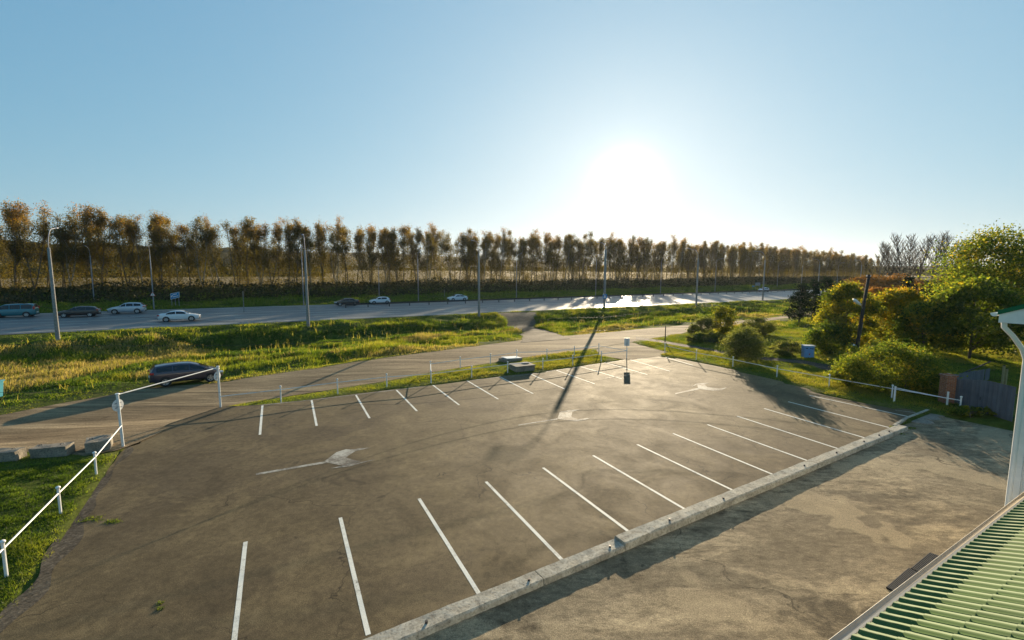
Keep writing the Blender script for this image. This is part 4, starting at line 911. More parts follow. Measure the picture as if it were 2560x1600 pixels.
o = thing('board_fence', 'weathered grey board fence running back behind the brick pillar', 'fence')
fdv = b1 - b0; fl_ = fdv.length; fa = math.atan2(fdv.y, fdv.x); b = MB(); rr = random.Random(4); nb = int(fl_ / .16); h0, h1 = hgt(b0, ps(1430, 400)), hgt(b1, ps(1985, 278))
for k in range(nb):
    if 5 < k < 8 or k in (nb - 9, nb - 10): continue
    p = b0.lerp(b1, (k + .5) / nb); h = h0 + (h1 - h0) * k / nb + rr.uniform(-.04, .03); b.box((p.x, p.y, h / 2 - .1), (.15, .022, h), fa)
b.obj('boards', M['boards'], o)
for z in (.5, 1.35): b = MB(); p = b0.lerp(b1, .5); b.box((p.x + math.sin(fa) * .03, p.y - math.cos(fa) * .03 + .06, z), (fl_, .05, .07), fa); b.obj('fence_rail', M['wood'], o)
for k, (bx, tx_) in enumerate(((ps(2190, 495), ps(2215, 232)), (ps(2245, 480), ps(2270, 285)))):
    p = UD(*bx, pc.y + 4.2); gz = -.1; h = UD(*tx_, pc.y + 4.2).z - gz
    o = thing('timber_post', ['taller pale timber post behind the board gate', 'shorter yellowish timber post behind the board gate'][k], 'post', (p.x, p.y, gz)); MB().box((0, 0, h / 2), (.1, .1, h)).obj('shaft', simple('yellow_timber', (.3, .25, .12), .8), o); MB().box((0, 0, h + .015), (.12, .12, .03)).obj('post_top', M['wood'], o)

# ------------------------------------------------------------------ the white building with green metal roofs
EA = R(30.06); ed = Vector((math.cos(EA), math.sin(EA), 0)); en = Vector((math.sin(EA), -math.cos(EA), 0))   # along eave, up the slope
ZE = 3.5; E0 = U(2080, 1600, ZE) + en * .11; SL = .42
bld = thing('white_building', 'white sided building with green metal roofs that the view is taken from', 'building', (0, 0, 0))
def roof_mat(dark=False):
    m, t = nt('green_roof_metal'); v = coords(t); n = tex(t, 1.5, 5, .65, v); q = tex(t, 18., 4, .7, v)
    c = (.085, .145, .05) if not dark else (.02, .13, .06)
    col = ramp(t, n, [(.3, tuple(x * .85 for x in c)), (.7, tuple(min(1, x * 1.12) for x in c))])
    col = mixc(t, ramp(t, q, [(.72, 0.), (.8, .5)]), col, (.05, .06, .03)); return finish(m, t, col, .65, .12, q, .08, .003)
M['roof'] = roof_mat(); M['roof_dark'] = roof_mat(True)
# tile sheet: waves across, a step every row
vs = []; fs = []; pitch = .183; row = .365; lo, hi = -6.5, 8.6; rows = 12; per = 14
nx = int((hi - lo) / pitch * per) + 1
def wave(s_): return .042 * float(np.interp((s_ / pitch) % 1., [0, .09, .14, .36, .42, .52, 1.], [0, .9, 1., 1., .92, 0., 0.]))
rr = random.Random(2); lines = []
for r_ in range(rows):
    for e in (0., 1.): lines.append((r_ * row + e * row, r_ * row * SL + e * row * SL + (.006 * (1 - e))))
for (t_, z_) in lines:
    for i in range(nx):
        s_ = lo + (hi - lo) * i / (nx - 1); p = E0 + ed * s_ + en * t_; vs.append((p.x, p.y, ZE + z_ + wave(s_) + .01))
for j in range(len(lines) - 1):
    for i in range(nx - 1): q = j * nx + i; fs.append((q, q + 1, q + nx + 1, q + nx))
ro = np_obj('roof', vs, fs, M['roof'], bld)
if sum(p.normal.z for p in ro.data.polygons[:50]) < 0: ro.data.flip_normals()
scs = []
for r_ in range(1, 10):
    for i in range(0, int((hi - lo) / pitch), 3):
        s_ = lo + (i + .25 + r_ % 3) * pitch; p = E0 + ed * s_ + en * (r_ * row + .06); scs.append((p.length, Vector((p.x, p.y, ZE + r_ * row * SL + .06 * SL + wave(s_) + .018))))
scm = MB().box((0, 0, 0), (.014, .014, .01)).mesh('roof_screw', M['dark_steel'])
for _, p in sorted([q for q in scs if q[1].x > 2.5 and q[1].y > 4.5], key=lambda q: q[0])[:95]: sc_ = link(bpy.data.objects.new('roof_screw', scm), bld); sc_.location = p
p0 = E0 + ed * (lo - .05) - en * .03; p1 = E0 + ed * (hi + .02) - en * .03; mid = (p0 + p1) / 2
b = MB(); b.box((mid.x, mid.y, ZE - .07), ((p1 - p0).length, .03, .17), EA); b.obj('eave_board', M['beige'], bld)
# gutter: open half round
vs = []; fs = []
for e in (p0, p1):
    for k in range(9): a = math.pi * k / 8; c = e - en * .06; vs.append((c.x - en.x * .048 * math.cos(a), c.y - en.y * .048 * math.cos(a), ZE - .01 - .055 * math.sin(a)))
for k in range(8): fs.append((k, k + 1, k + 10, k + 9))
g = MB().add(vs, fs).obj('gutter', M['beige'], bld, smooth=True); sd_ = g.modifiers.new('thick', 'SOLIDIFY'); sd_.thickness = .006
def siding_mat():
    m, t = nt('white_siding'); v = coords(t); n = tex(t, .8, 4, .6, v); q = tex(t, 14., 4, .7, v)
    col = ramp(t, n, [(.3, (.6, .62, .6)), (.7, (.7, .71, .68))]); return finish(m, t, mixc(t, 1., col, ramp(t, q, [(.25, .82), (.45, 1.)]), 'MULTIPLY'), .6, .35, q, .1, .004)
M['siding'] = siding_mat()
# lower wall below the eave and under the roof
w0 = E0 + ed * lo + en * .35; w1 = E0 + ed * hi + en * .35; mid = (w0 + w1) / 2
b = MB(); b.box((mid.x + en.x * 2.2, mid.y + en.y * 2.2, (ZE - .12 - .2) / 2), ((w1 - w0).length, 4.4, ZE + .0 - .05), EA); b.obj('wall', M['siding'], bld)
# the two storey wing: its gable end stands past the end of the lower roof
WC = U(2503, 1270, 2.55) + en * .17; WC.z = -.2
g0 = WC.copy(); gw = 6.4; gd_ = en                                   # gable wall runs from the corner up-slope, towards the camera side
eaveZ = hgt(WC, crop(4, 2200, 1205)) + WC.z
b = MB(); nsid = int((eaveZ + .2) / .1)
ridge = 2.1
def W3(s_, z, o_=0.): p = g0 + gd_ * s_ - ed * o_; return (p.x, p.y, z)
z = -.2
while z < eaveZ + .05:                                               # lapped boards, each leaning out at its foot
    b.add([W3(.0, z, .018), W3(gw, z, .018), W3(gw, z + .155, .004), W3(.0, z + .155, .004), W3(gw, z, 0), W3(0, z, 0)], [(0, 1, 2, 3), (0, 5, 4, 1)]); z += .155
b.obj('gable_siding', M['siding'], bld)
c0 = g0 + ed * 3.5 + gd_ * gw / 2; b = MB(); b.box((c0.x, c0.y, (eaveZ - .1) / 2), (7., gw, eaveZ + .3), EA); b.obj('wing_wall', M['siding'], bld)
cpt = g0 - ed * .02 + gd_ * .03
b = MB(); b.box((cpt.x, cpt.y, eaveZ / 2 - .1), (.09, .11, eaveZ + .2), EA); b.obj('corner_trim', M['white'], bld)
# wing roof: two slopes with overhang, boxed eave and gable face
oh = .45; rk = .5
def RP(s_, o_, z): p = g0 + gd_ * s_ - ed * o_; return Vector((p.x, p.y, z))
zs0 = eaveZ + .12; sl = .42; rz_ = zs0 + sl * (gw / 2 + oh)
b = MB()
for s0, s1, za, zb in ((-oh, gw / 2, zs0, rz_), (gw + oh, gw / 2, zs0, rz_)):
    q = [RP(s0, rk, za), RP(s1, rk, zb), RP(s1, -7.5, zb), RP(s0, -7.5, za)]; b.add(q + [v_ + Vector((0, 0, .05)) for v_ in q], [(0, 1, 2, 3), (4, 7, 6, 5), (0, 4, 5, 1), (1, 5, 6, 2), (2, 6, 7, 3), (3, 7, 4, 0)])
b.obj('wing_roof', M['roof_dark'], bld)
b = MB(); q = [RP(-oh - .02, rk + .012, zs0 - .03), RP(gw / 2, rk + .012, rz_ - .03), RP(gw / 2, rk + .012, rz_ + .07), RP(-oh - .02, rk + .012, zs0 + .07)]; b.add(q, [(0, 1, 2, 3)]); b.obj('rake_flashing', M['roof_dark'], bld)
b = MB(); q0 = [(-oh, zs0 - .2), (gw + oh, zs0 - .2), (gw + oh, zs0), (gw / 2, rz_ - .02), (-oh, zs0 - .005)]
vs = [RP(s_, rk - .01, z_) for s_, z_ in q0] + [RP(s_, rk - .04, z_) for s_, z_ in q0]; b.add(vs, [(0, 1, 2, 3, 4), (9, 8, 7, 6, 5), (0, 5, 6, 1), (4, 9, 5, 0)]); b.obj('gable_board', M['white'], bld)
b = MB(); q = [RP(-oh, rk - .02, zs0 - .2), RP(gw + oh, rk - .02, zs0 - .2), RP(gw + oh, .0, zs0 - .2), RP(-oh, 0, zs0 - .2)]; b.add(q, [(0, 1, 2, 3)])
q = [RP(-oh, 0, zs0 - .2), RP(.05, 0, zs0 - .2), RP(.05, -7.4, zs0 - .2), RP(-oh, -7.4, zs0 - .2)]; b.add(q, [(0, 1, 2, 3)]); q = [RP(-oh, rk - .02, zs0 - .2), RP(-oh, -7.4, zs0 - .2), RP(-oh, -7.4, zs0), RP(-oh, rk - .02, zs0)]; b.add(q, [(0, 1, 2, 3)]); b.obj('soffit', M['white'], bld)
vs = []; fs = []
for o_ in (rk - .0, -7.4):
    for k in range(9): a = math.pi * k / 8; vs.append(RP(-oh - .075 - .065 * math.cos(a), o_, zs0 - .0 - .07 * math.sin(a)))
for k in range(8): fs.append((k, k + 1, k + 10, k + 9))
g = MB().add(vs + [RP(-oh - .075, rk, zs0)], fs + [(0, 1, 2, 3, 4, 5, 6, 7, 8)]).obj('wing_gutter', M['white'], bld)
dp = [RP(-oh + .06, rk - .1, zs0 - .1), RP(-oh + .08, rk - .1, zs0 - .3), RP(-oh + .2, rk - .2, zs0 - .48), RP(-.12, .09, zs0 - .78), RP(-.06, .06, zs0 - 1.0), RP(-.06, .06, 1.5), RP(-.06, .06, 0)]
MB().tube(dp, .05, 10).obj('downpipe', M['white'], bld, smooth=True)
# ------------------------------------------------------------------ vegetation
LW = leafmat('windbreak_leaves', [(0., (.05, .05, .012)), (.35, (.115, .09, .02)), (.65, (.2, .125, .024)), (1., (.34, .145, .016))], .58, 1.7)
LU = leafmat('undergrowth_leaves', [(0., (.022, .027, .01)), (.5, (.045, .045, .015)), (1., (.08, .06, .02))], .35, 1.4)
LG = leafmat('green_leaves', [(0., (.03, .055, .01)), (.35, (.08, .11, .014)), (.7, (.18, .185, .02)), (1., (.28, .2, .02))], .6, 2.1)
LY = leafmat('golden_leaves', [(0., (.04, .062, .01)), (.4, (.13, .135, .014)), (.75, (.25, .2, .017)), (1., (.36, .2, .016))], .6, 2.1)
LB = leafmat('grey_green_leaves', [(0., (.055, .075, .022)), (.4, (.14, .155, .045)), (1., (.26, .24, .07))], .5, 1.8)
LP = leafmat('pine_needles', [(0., (.01, .022, .012)), (.6, (.022, .042, .02)), (1., (.05, .06, .024))], .2, 1.3)
LO = leafmat('orange_leaves', [(0., (.08, .055, .02)), (.5, (.2, .1, .022)), (1., (.34, .14, .025))], .45, 1.4)
GR = leafmat('grass_blades', [(0., (.022, .042, .007)), (.25, (.06, .1, .011)), (.55, (.15, .17, .018)), (.68, (.2, .185, .03)), (.8, (.2, .155, .06)), (1., (.34, .26, .13))], .55, 2.1)

def leaf_quads(P, size, r, flat=0., tint=None):
    P = np.asarray(P, float); n = len(P); size = np.broadcast_to(size, (n,)) * r.uniform(.65, 1.3, n)
    a = r.normal(size=(n, 3)); a[:, 2] *= (1 - flat); a /= np.linalg.norm(a, axis=1)[:, None] + 1e-9
    h = r.normal(size=(n, 3)); b = np.cross(a, h); b /= np.linalg.norm(b, axis=1)[:, None] + 1e-9
    a = a * size[:, None] * .5; b = b * size[:, None] * .32
    v = np.stack([P - a, P + b, P + a, P - b], 1).reshape(-1, 3); f = np.arange(4 * n).reshape(n, 4)
    return v, f, (np.repeat(tint, 4) if tint is not None else None)
def branch(b, p, d, L, r0, r1, rr, bend=.25, up=.15, n=5, sides=5):
    pts = [p.copy()]; d = d.normalized()
    for k in range(n):
        d = (d + Vector((rr.uniform(-1, 1), rr.uniform(-1, 1), rr.uniform(-.5, 1) * .6)) * bend * .5 + Vector((0, 0, up))).normalized(); pts.append(pts[-1] + d * L / n)
    b.tube(pts, [r0 + (r1 - r0) * k / n for k in range(n + 1)], sides, cap=False); return pts, d
def windbreak_proto(seed, H, leafy=1., orange=.3, fork=1, brush=1.):
    rr = random.Random(seed); r = np.random.default_rng(seed); b = MB(); C = []
    stems = [(Vector((0, 0, -.4)), Vector((rr.uniform(-.1, .1), rr.uniform(-.1, .1), 1)), H, .17)]
    if fork > 1: stems = [(Vector((rr.uniform(-.3, .3), rr.uniform(-.3, .3), -.4)), Vector((s_ * rr.uniform(.1, .22), rr.uniform(-.1, .1), 1)), H * rr.uniform(.82, 1.), .14) for s_ in (-1, 1)]
    for p, d, h, rad in stems:
        pts, _ = branch(b, p, d, h, rad, .035, rr, .17, .1, 12, 6)
        for _ in range(int(13 / len(stems) + 3)):
            zf = rr.uniform(.3, .93); i = int(zf * 12); a = rr.uniform(0, 6.28); out = Vector((math.cos(a), math.sin(a), rr.uniform(1.1, 2.2))); L = h * rr.uniform(.18, .38) * (1.2 - zf * .8)
            q, dd = branch(b, pts[i].lerp(pts[min(12, i + 1)], rr.random()), out, L, rad * .42 * (1.15 - zf * .8), .025, rr, .28, .15, 5, 4)
            dn = rr.choice([.15, .6, 1., 1.4]) * leafy
            for k in (2, 3, 4, 5): C.append((q[k], dn * (.5 + .17 * k), .34 + .06 * k))
            for _ in range(4):
                a = rr.uniform(0, 6.28); q2, _ = branch(b, q[rr.choice([2, 3, 4])], Vector((math.cos(a), math.sin(a), 1.1)), L * rr.uniform(.3, .55), .032, .016, rr, .3, .15, 3, 3)
                C.append((q2[-1], dn, .42)); C.append((q2[-2], dn * .7, .36))
        C.append((pts[-1], 1.3 * leafy, .5)); C.append((pts[-2], 1. * leafy, .5))
    P = []; T = []
    for q, dn, sg in C:
        k = int(rr.uniform(20, 48) * dn)
        if not k: continue
        P.append(np.array(q) + r.normal(size=(k, 3)) * np.array([sg, sg, sg * 1.25]) * .85); zf = q[2] / H
        T.append(np.clip(r.normal(.24 + .1 * (zf - .5), .13, k) + orange * max(0, zf - .6) * 2. * rr.uniform(.4, 1.3), 0, 1))
    for c in range(int(48 * brush)):                                 # leafy shoots on the lower stem, leaving the foot of the trunk clear
        c0 = np.array((rr.gauss(0, 1.3), rr.gauss(0, 1.2), rr.uniform(.4, H * .52))); k = rr.randint(20, 60); sg = rr.uniform(.35, .75)
        P.append(c0 + r.normal(size=(k, 3)) * np.array([sg, sg, sg * 1.3])); T.append(np.clip(r.normal(.27, .14, k), 0, .8))
    P = np.concatenate(P); T = np.concatenate(T); k = P[:, 2] > .3; v, f, t_ = leaf_quads(P[k], .25, r, 0, T[k])
    return b.mesh('trunk', M['bark_pale'] if seed % 3 == 0 else M['bark'], True), np_mesh('crown', v, f, LW, tint=t_)
WB = [windbreak_proto(100 + k, H, lf, orr, fk, br) for k, (H, lf, orr, fk, br) in enumerate([(19, 1., .35, 1, 1.), (18, .75, .1, 2, .9), (20, 1.1, .6, 1, 1.1), (17.5, .7, .2, 1, .8), (19.5, .9, .8, 2, 1.), (18.5, 1.2, .3, 1, 1.2), (20, .6, .05, 2, .7), (18, 1., .5, 1, 1.), (19, .85, .15, 2, 1.), (17, 1.1, .4, 1, 1.1)])]
LAND = []                                                            # landmarks by picture column, to say which tree is which
def pxx(p):
    q = M3 @ (np.array(p) - CAMP); return 1280 + F_PX * q[0] / q[2]
for l_, txt in [(LAMPS[0], 'the nearest street lamp'), (FLAMPS[0], 'the set-back slim pole'), (FLAMPS[1], 'the pole with the triangular sign'), (LAMPS[1], 'the second verge lamp'), (FLAMPS[3], 'the short slim pole'), (FLAMPS[4], 'the slim pole past the white hatchback'), (LAMPS[2], 'the lamp before the side track'), (FLAMPS[5], 'the slim pole facing the side track'), (LAMPS[3], 'the lamp with the blue plate'), (FLAMPS[7], 'the slim pole facing the small bushes'), (LAMPS[4], 'the lamp behind the small bushes'), (FLAMPS[8], 'the slim pole past the small bushes'), (LAMPS[5], 'the lamp by the silver car'), (LAMPS[6], 'the lamp above the pines'), (LAMPS[7], 'the farthest near-kerb lamp')]:
    LAND.append((pxx(l_.location), txt))
LAND += [(pxx(UD(430, 770, 88.)), 'the blue direction sign'), (608, 'the thin marker pole'), (1151, 'the far white saloon')]
LAND.sort()
trees = []
rt_ = random.Random(11); u = -62.
def add_row(u0, u1, v0, step, jit, smin, smax):
    u = u0
    while u < u1:
        x, y = to_xy(u + rt_.uniform(-1, 1), v0 + rt_.uniform(-jit, jit)); px = pxx((x, y, 4))
        if -90 < px < 2200: trees.append((px, x, y, rt_.uniform(smin, smax)))
        u += step * rt_.uniform(.7, 1.35)
add_row(-70, 392, 147, 2.9, 1.3, .9, 1.08)
add_row(-70, 392, 152.5, 3.7, 1.5, .88, 1.05)
trees.sort()
ORD = ['first', 'second', 'third', 'fourth', 'fifth', 'sixth', 'seventh', 'eighth', 'ninth', 'tenth', 'eleventh', 'twelfth', 'thirteenth', 'fourteenth', 'fifteenth', 'sixteenth', 'seventeenth', 'eighteenth', 'nineteenth', 'twentieth'] + ['twenty-' + w for w in ('first', 'second', 'third', 'fourth', 'fifth', 'sixth', 'seventh', 'eighth', 'ninth')] + ['thirtieth'] + ['thirty-' + w for w in ('first', 'second', 'third', 'fourth', 'fifth', 'sixth', 'seventh', 'eighth', 'ninth')] + ['fortieth'] + ['forty-' + w for w in ('first', 'second', 'third', 'fourth', 'fifth', 'sixth', 'seventh', 'eighth', 'ninth')]
cnt = {}; protos = {}
for px, x, y, s_ in trees:
    l_ = [t_ for (p_, t_) in LAND if p_ <= px]; key = l_[-1] if l_ else 'the photo edge'; cnt[key] = cnt.get(key, -1) + 1
    i = rt_.randrange(len(WB)); look = ['slim autumn tree', 'forked thin tree', 'tall orange-topped tree', 'sparse slim tree', 'forked orange-topped tree', 'dense brown tree', 'bare forked tree', 'slim rusty tree', 'forked tree', 'leafy brown tree'][i]
    lab = '%s of the windbreak, %s rightward from %s' % (look, ORD[min(cnt[key], len(ORD) - 1)], key)
    if i not in protos:
        o = thing('windbreak_tree', lab, 'tree', (0, 0, 0), 0, 'windbreak trees across the highway'); protos[i] = o
        link(bpy.data.objects.new('trunk', WB[i][0]), o); link(bpy.data.objects.new('crown', WB[i][1]), o)
    else: o = copy_tree(protos[i]); o['label'] = lab
    far = min(1., max(.0, (px - 1900) / 300)); s_ *= 1 - .2 * far
    o.location = (x, y, float(Zg(x, y)) - .1); o.rotation_euler = (0, 0, rt_.uniform(0, 6.28)); o.scale = (s_ * 1.1, s_ * 1.1, s_)
# bare tree clump beyond the orange shrubs
def bare_proto(seed, H):
    rr = random.Random(seed); r = np.random.default_rng(seed); b = MB(); tips = []
    pts, _ = branch(b, Vector((0, 0, -.3)), Vector((rr.uniform(-.1, .1), 0, 1)), H, .22, .03, rr, .18, .1, 12, 6)
    for i in range(3, 12):
        for _ in range(4):
            a = rr.uniform(0, 6.28); L = H * .4 * (1.2 - i / 13); q, _ = branch(b, pts[i], Vector((math.cos(a), math.sin(a), 1.15)), L, .085, .04, rr, .25, .1, 5, 4)
            for _ in range(7):
                a = rr.uniform(0, 6.28); q2, _ = branch(b, q[rr.choice([1, 2, 3, 4])], Vector((math.cos(a), math.sin(a), 1.2)), L * .5, .042, .024, rr, .3, .15, 3, 3); tips.append(q2[-1])
    P = np.concatenate([np.array(q) + r.normal(size=(1, 3)) * .25 for q in tips]); v, f, t_ = leaf_quads(P, .17, r, 0, r.uniform(0, .5, len(P)))
    return b.mesh('trunk', M['bark'], True), np_mesh('crown', v, f, LW, tint=t_)
BP = [bare_proto(300 + k, h) for k, h in enumerate((19., 17.5, 18.5))]
bl = ['lone bare tree at the near end of the bare clump', 'bare tree beside the end one of the clump', 'tall bare tree, third of the clump from the highway', 'bare tree in the middle of the clump, slim', 'bare tree in the middle of the clump, tallest', 'bare tree just past the tallest of the clump', 'bare tree two past the tallest of the clump', 'bare tree next to the last of the clump', 'last bare tree of the clump, by the big leafy tree']
for k, px in enumerate((2195, 2222, 2252, 2280, 2298, 2325, 2352, 2392, 2412)):
    p = UD(px, 700, 148 + 4 * math.sin(k * 2.2)); i = k % 3; o = thing('bare_tree', bl[k], 'tree', (p.x, p.y, 1.2), k * 1.3, 'bare trees beyond the orange shrubs'); s_ = (.8, .92, .98, .95, 1.04, 1., .95, .93, .88)[k]; o.scale = (s_,) * 3
    link(bpy.data.objects.new('trunk', BP[i][0]), o); link(bpy.data.objects.new('crown', BP[i][1]), o)
# broadleaf trees and bushes
def crown_pts(r, rr, W_, H, z0, clumps, n, D=None, power=.6, cs=.1):
    D = D or W_; P = []; out = []
    for _ in range(clumps):
        while True:
            q = np.array([rr.uniform(-1, 1), rr.uniform(-1, 1), rr.uniform(-1, 1)]); l = np.linalg.norm(q)
            if .25 < l < 1: break
        q *= (l ** (power - 1)); sh = 1. - .28 * max(0, q[2])
        c = np.array([q[0] * W_ / 2 * sh, q[1] * D / 2 * sh, z0 + (q[2] + 1) * .5 * (H - z0)]); s_ = cs * min(W_, H) * rr.uniform(.45, 1.1)
        k = int(n / clumps * rr.uniform(.6, 1.4)); P.append(c + r.normal(size=(k, 3)) * np.array([s_, s_, s_ * .62])); out.append((c, k))
    return P, out
def leafy(name, label, cat, px_base, W_, H, z0, n, leaf, mat, seed, tmean=.45, tvar=.16, clumps=60, D=None, y=None, group=None, bark='bark', stems=1, loc=None, lean=0.):
    rr = random.Random(seed); r = np.random.default_rng(seed)
    p = loc or (G(*px_base) if y is None else UD(*px_base, y))
    if y is not None: p.z = float(Hg(p.x, p.y))
    o = thing(name, label, cat, p, 0, group); b = MB(); P, cl = crown_pts(r, rr, W_, H, z0, clumps, n, D, cs=.1 if cat == 'tree' else .15)
    for s_ in range(stems):
        a = rr.uniform(0, 6.28); w_ = 0 if stems == 1 else W_ * .12
        top = Vector((math.cos(a) * w_ * 2.2, math.sin(a) * w_ * 2.2, H * .82)); st = Vector((math.cos(a) * w_, math.sin(a) * w_, -.2))
        r0 = max(.03, H * .017 / math.sqrt(stems)); pts = [st.lerp(top, k / 6) + Vector((rr.uniform(-.1, .1), rr.uniform(-.1, .1), 0)) * (H * .05) for k in range(7)]; b.tube(pts, [r0 * (1 - .8 * k / 6) for k in range(7)], 7)
        for c, _ in cl[s_::stems][:16]:
            k = rr.randint(1, 4); q0 = pts[k]; c_ = Vector(c); m_ = q0.lerp(c_, .5) + Vector((0, 0, .08 * H * .5)); b.tube([q0, m_, c_], [r0 * .4, r0 * .25, r0 * .08], 5, cap=False)
    b.obj('trunk' if cat == 'tree' else 'stems', M[bark], o, smooth=True)
    T = [np.clip(r.normal(tmean + rr.gauss(0, tvar * 1.3), .14, len(q)), 0, 1) for q in P]; v, f, t_ = leaf_quads(np.concatenate(P), leaf * 1.25, r, 0, np.concatenate(T))
    v[:, 2] = np.maximum(v[:, 2], -.05); np_obj('crown' if cat == 'tree' else 'foliage', v, f, mat, o, tint=t_); return o
leafy('broadleaf_tree', 'big green leafy tree behind the white building corner', 'tree', (2490, 900), 11.5, 12.3, 1.0, 46000, .18, LG, 41, .45, .17, 230, y=47., D=9)
leafy('broadleaf_tree', 'dark green tree filling the gap behind the board gate', 'tree', (2420, 925), 7., 7.2, .6, 18000, .19, LG, 42, .3, .14, 80, y=41., D=5)
leafy('golden_tree', 'yellow-green birch behind the leaning timber pole', 'tree', (2108, 890), 5.2, 6.7, .3, 17000, .17, LY, 43, .34, .17, 90, y=46., D=5)
leafy('golden_tree', 'golden tree between the timber pole and the big green tree', 'tree', (2235, 890), 5.0, 6.2, .3, 17000, .17, LY, 44, .55, .17, 90, y=47., D=5)
leafy('golden_tree', 'olive young tree below the golden tree, behind the big bush', 'tree', (2305, 905), 4.8, 4.8, .3, 8000, .2, LG, 45, .45, .15, 70, y=43., D=4)
leafy('bush', 'big sprawling green bush between the fence and the brick pillar', 'bush', (2225, 985), 6.4, 3.1, .0, 24000, .1, LG, 46, .42, .16, 120, y=30.3, D=3.6, stems=6)
leafy('bush', 'low bush skirt at the corner post of the small white fence', 'bush', (2120, 965), 2.4, 1.4, .0, 4500, .11, LG, 47, .5, .14, 40, y=31.5, D=2., stems=4)
leafy('bush', 'large round bush by the third fence post on the lawn', 'bush', (1855, 905), 3.1, 2.9, .0, 13600, .1, LB, 48, .35, .12, 70, D=2.8, stems=5)
leafy('bush', 'upright yellowish bush in the middle of the lawn', 'bush', (1808, 837), 2.7, 3.6, .1, 5000, .15, LY, 49, .3, .14, 50, D=2.4, stems=4)
leafy('bush', 'dark rounded bush beside the upright yellowish one', 'bush', (1762, 839), 2.6, 2.2, .0, 6800, .1, LB, 50, .25, .12, 40, D=2.2, stems=4)
leafy('bush', 'small grey-green bush at the end of the clipped hedge', 'bush', (1733, 841), 1.2, 1.5, .0, 3060, .1, LB, 51, .3, .1, 24, stems=3)
leafy('hedge', 'low dense hedge row on the lawn in front of three bushes', 'hedge', (1775, 858), 5.4, 1.15, .0, 11900, .1, LB, 52, .3, .1, 80, D=1.3, stems=7)
leafy('bush', 'wide dark bush at the back of the lawn by the dirt road', 'bush', (1893, 838), 4.4, 2.2, .0, 11050, .1, LB, 53, .3, .13, 60, D=2.6, stems=6)
leafy('bush', 'low scrubby bush beside the blue cabinet', 'bush', (1962, 889), 2.9, 1.4, .0, 7140, .1, LB, 54, .4, .13, 40, D=2., stems=5)
leafy('bush', 'dark leafy bush just behind the blue cabinet', 'bush', (2068, 888), 3.6, 3.0, .0, 7000, .15, LG, 55, .22, .12, 60, y=43.5, D=2.6, stems=5)
leafy('bush', 'small weedy bush at the foot of the timber pole', 'bush', (2128, 908), 1.8, 1.5, .0, 2500, .12, LG, 56, .5, .12, 28, y=39., stems=3)
leafy('bush', 'weeds growing along the foot of the board gate', 'bush', (2430, 1040), 2.6, .5, .0, 2200, .09, LG, 57, .4, .15, 40, y=24.6, D=.7, stems=5)
def pine(label, px, y, H, W_, seed):
    rr = random.Random(seed); r = np.random.default_rng(seed); p = UD(px, 800, y); p.z = float(Hg(p.x, p.y)); o = thing('pine_tree', label, 'tree', p, 0, 'dark pines by the dirt road'); b = MB(); b.tube([(0, 0, -.2), (.05, 0, H * .5), (0, .05, H * .97)], [.14, .09, .02], 7); P = []
    for k in range(int(H * 9)):
        z = H * (.1 + .88 * (k / (H * 9)) ** .9); L = W_ / 2 * (1.08 - z / H) ** .7 * rr.uniform(.6, 1.05); a = rr.uniform(0, 6.28); e = Vector((math.cos(a) * L, math.sin(a) * L, z + L * .22)); b.tube([(0, 0, z), e], [.035, .008], 4, cap=False)
        m_ = int(34 * (.4 + L)); q = r.random(m_) ** .6; P.append(np.outer(q, np.array([e.x, e.y, e.z - z])) + np.array([0, 0, z]) + r.normal(size=(m_, 3)) * np.array([.2, .2, .14]))
    b.obj('trunk', M['bark'], o, smooth=True); P = np.concatenate(P); v, f, t_ = leaf_quads(P, .26, r, 0, np.clip(r.normal(.35, .2, len(P)), 0, 1)); np_obj('crown', v, f, LP, o, tint=t_)
pine('dark pine standing nearest the highway at the lawn edge', 1998, 71, 6.3, 5.2, 61); pine('dark pine just behind the nearest-highway one, paler top', 2030, 74, 6.6, 5.2, 66); pine('dark pine third from the highway, taller', 2062, 75, 6.9, 5.4, 62); pine('dark pine overlapping the yellow-green birch', 2096, 70, 6.2, 5., 63)
pine('dark pine behind the golden tree, tapering', 2262, 78, 7.2, 4.8, 64); pine('broad dark pine between golden tree and big green tree', 2322, 72, 6.6, 6., 65)
for k, (px, y, H, W_, t_, lab) in enumerate(((2180, 128, 7.4, 13, .55, 'orange-brown tree at the far end of the windbreak'), (2245, 122, 8.6, 12, .6, 'round orange tree beneath the middle of the bare clump'), (2310, 125, 7.2, 13, .45, 'orange tree beneath the far half of the bare clump'), (2375, 120, 8.0, 12, .4, 'russet tree beneath the end of the bare clump'), (2215, 95, 5.2, 9, .75, 'bright orange shrub-like tree above the golden tree'), (2150, 140, 6.5, 12, .35, 'brown tree behind the farthest near-kerb lamp'), (2430, 128, 8.2, 12, .35, 'brown tree just before the big green tree'))):
    leafy('autumn_tree', lab, 'tree', (px, 720), W_, H * .88, .1, 9000, .27, LO, 70 + k, t_, .16, 70, y=y, D=8, group='autumn trees at the far end of the lawn')
# dark undergrowth between highway and windbreak: one mass
r = np.random.default_rng(5); n = 60000; uu = r.uniform(-60, 330, n); cc = np.floor(uu / 2.2); vv = 117 + r.uniform(0, 27, n); hh = r.random(n) ** 1.1 * (.9 + 1.3 * sstep(116, 140, vv)) * (.45 + .9 * (vnoise(uu, vv, .11, 9) + .5)); X, Y = to_xy(uu, vv)
v, f, t_ = leaf_quads(np.stack([X, Y, Zg(X, Y) + hh], 1), .6, r, 0, np.clip(r.normal(.35, .2, n) + .3 * vnoise(X, Y, .3, 3), 0, 1)); tag(np_obj('undergrowth', v, f, LU, tint=t_), 'dark scrub and undergrowth along the foot of the windbreak', 'undergrowth', kind='stuff')
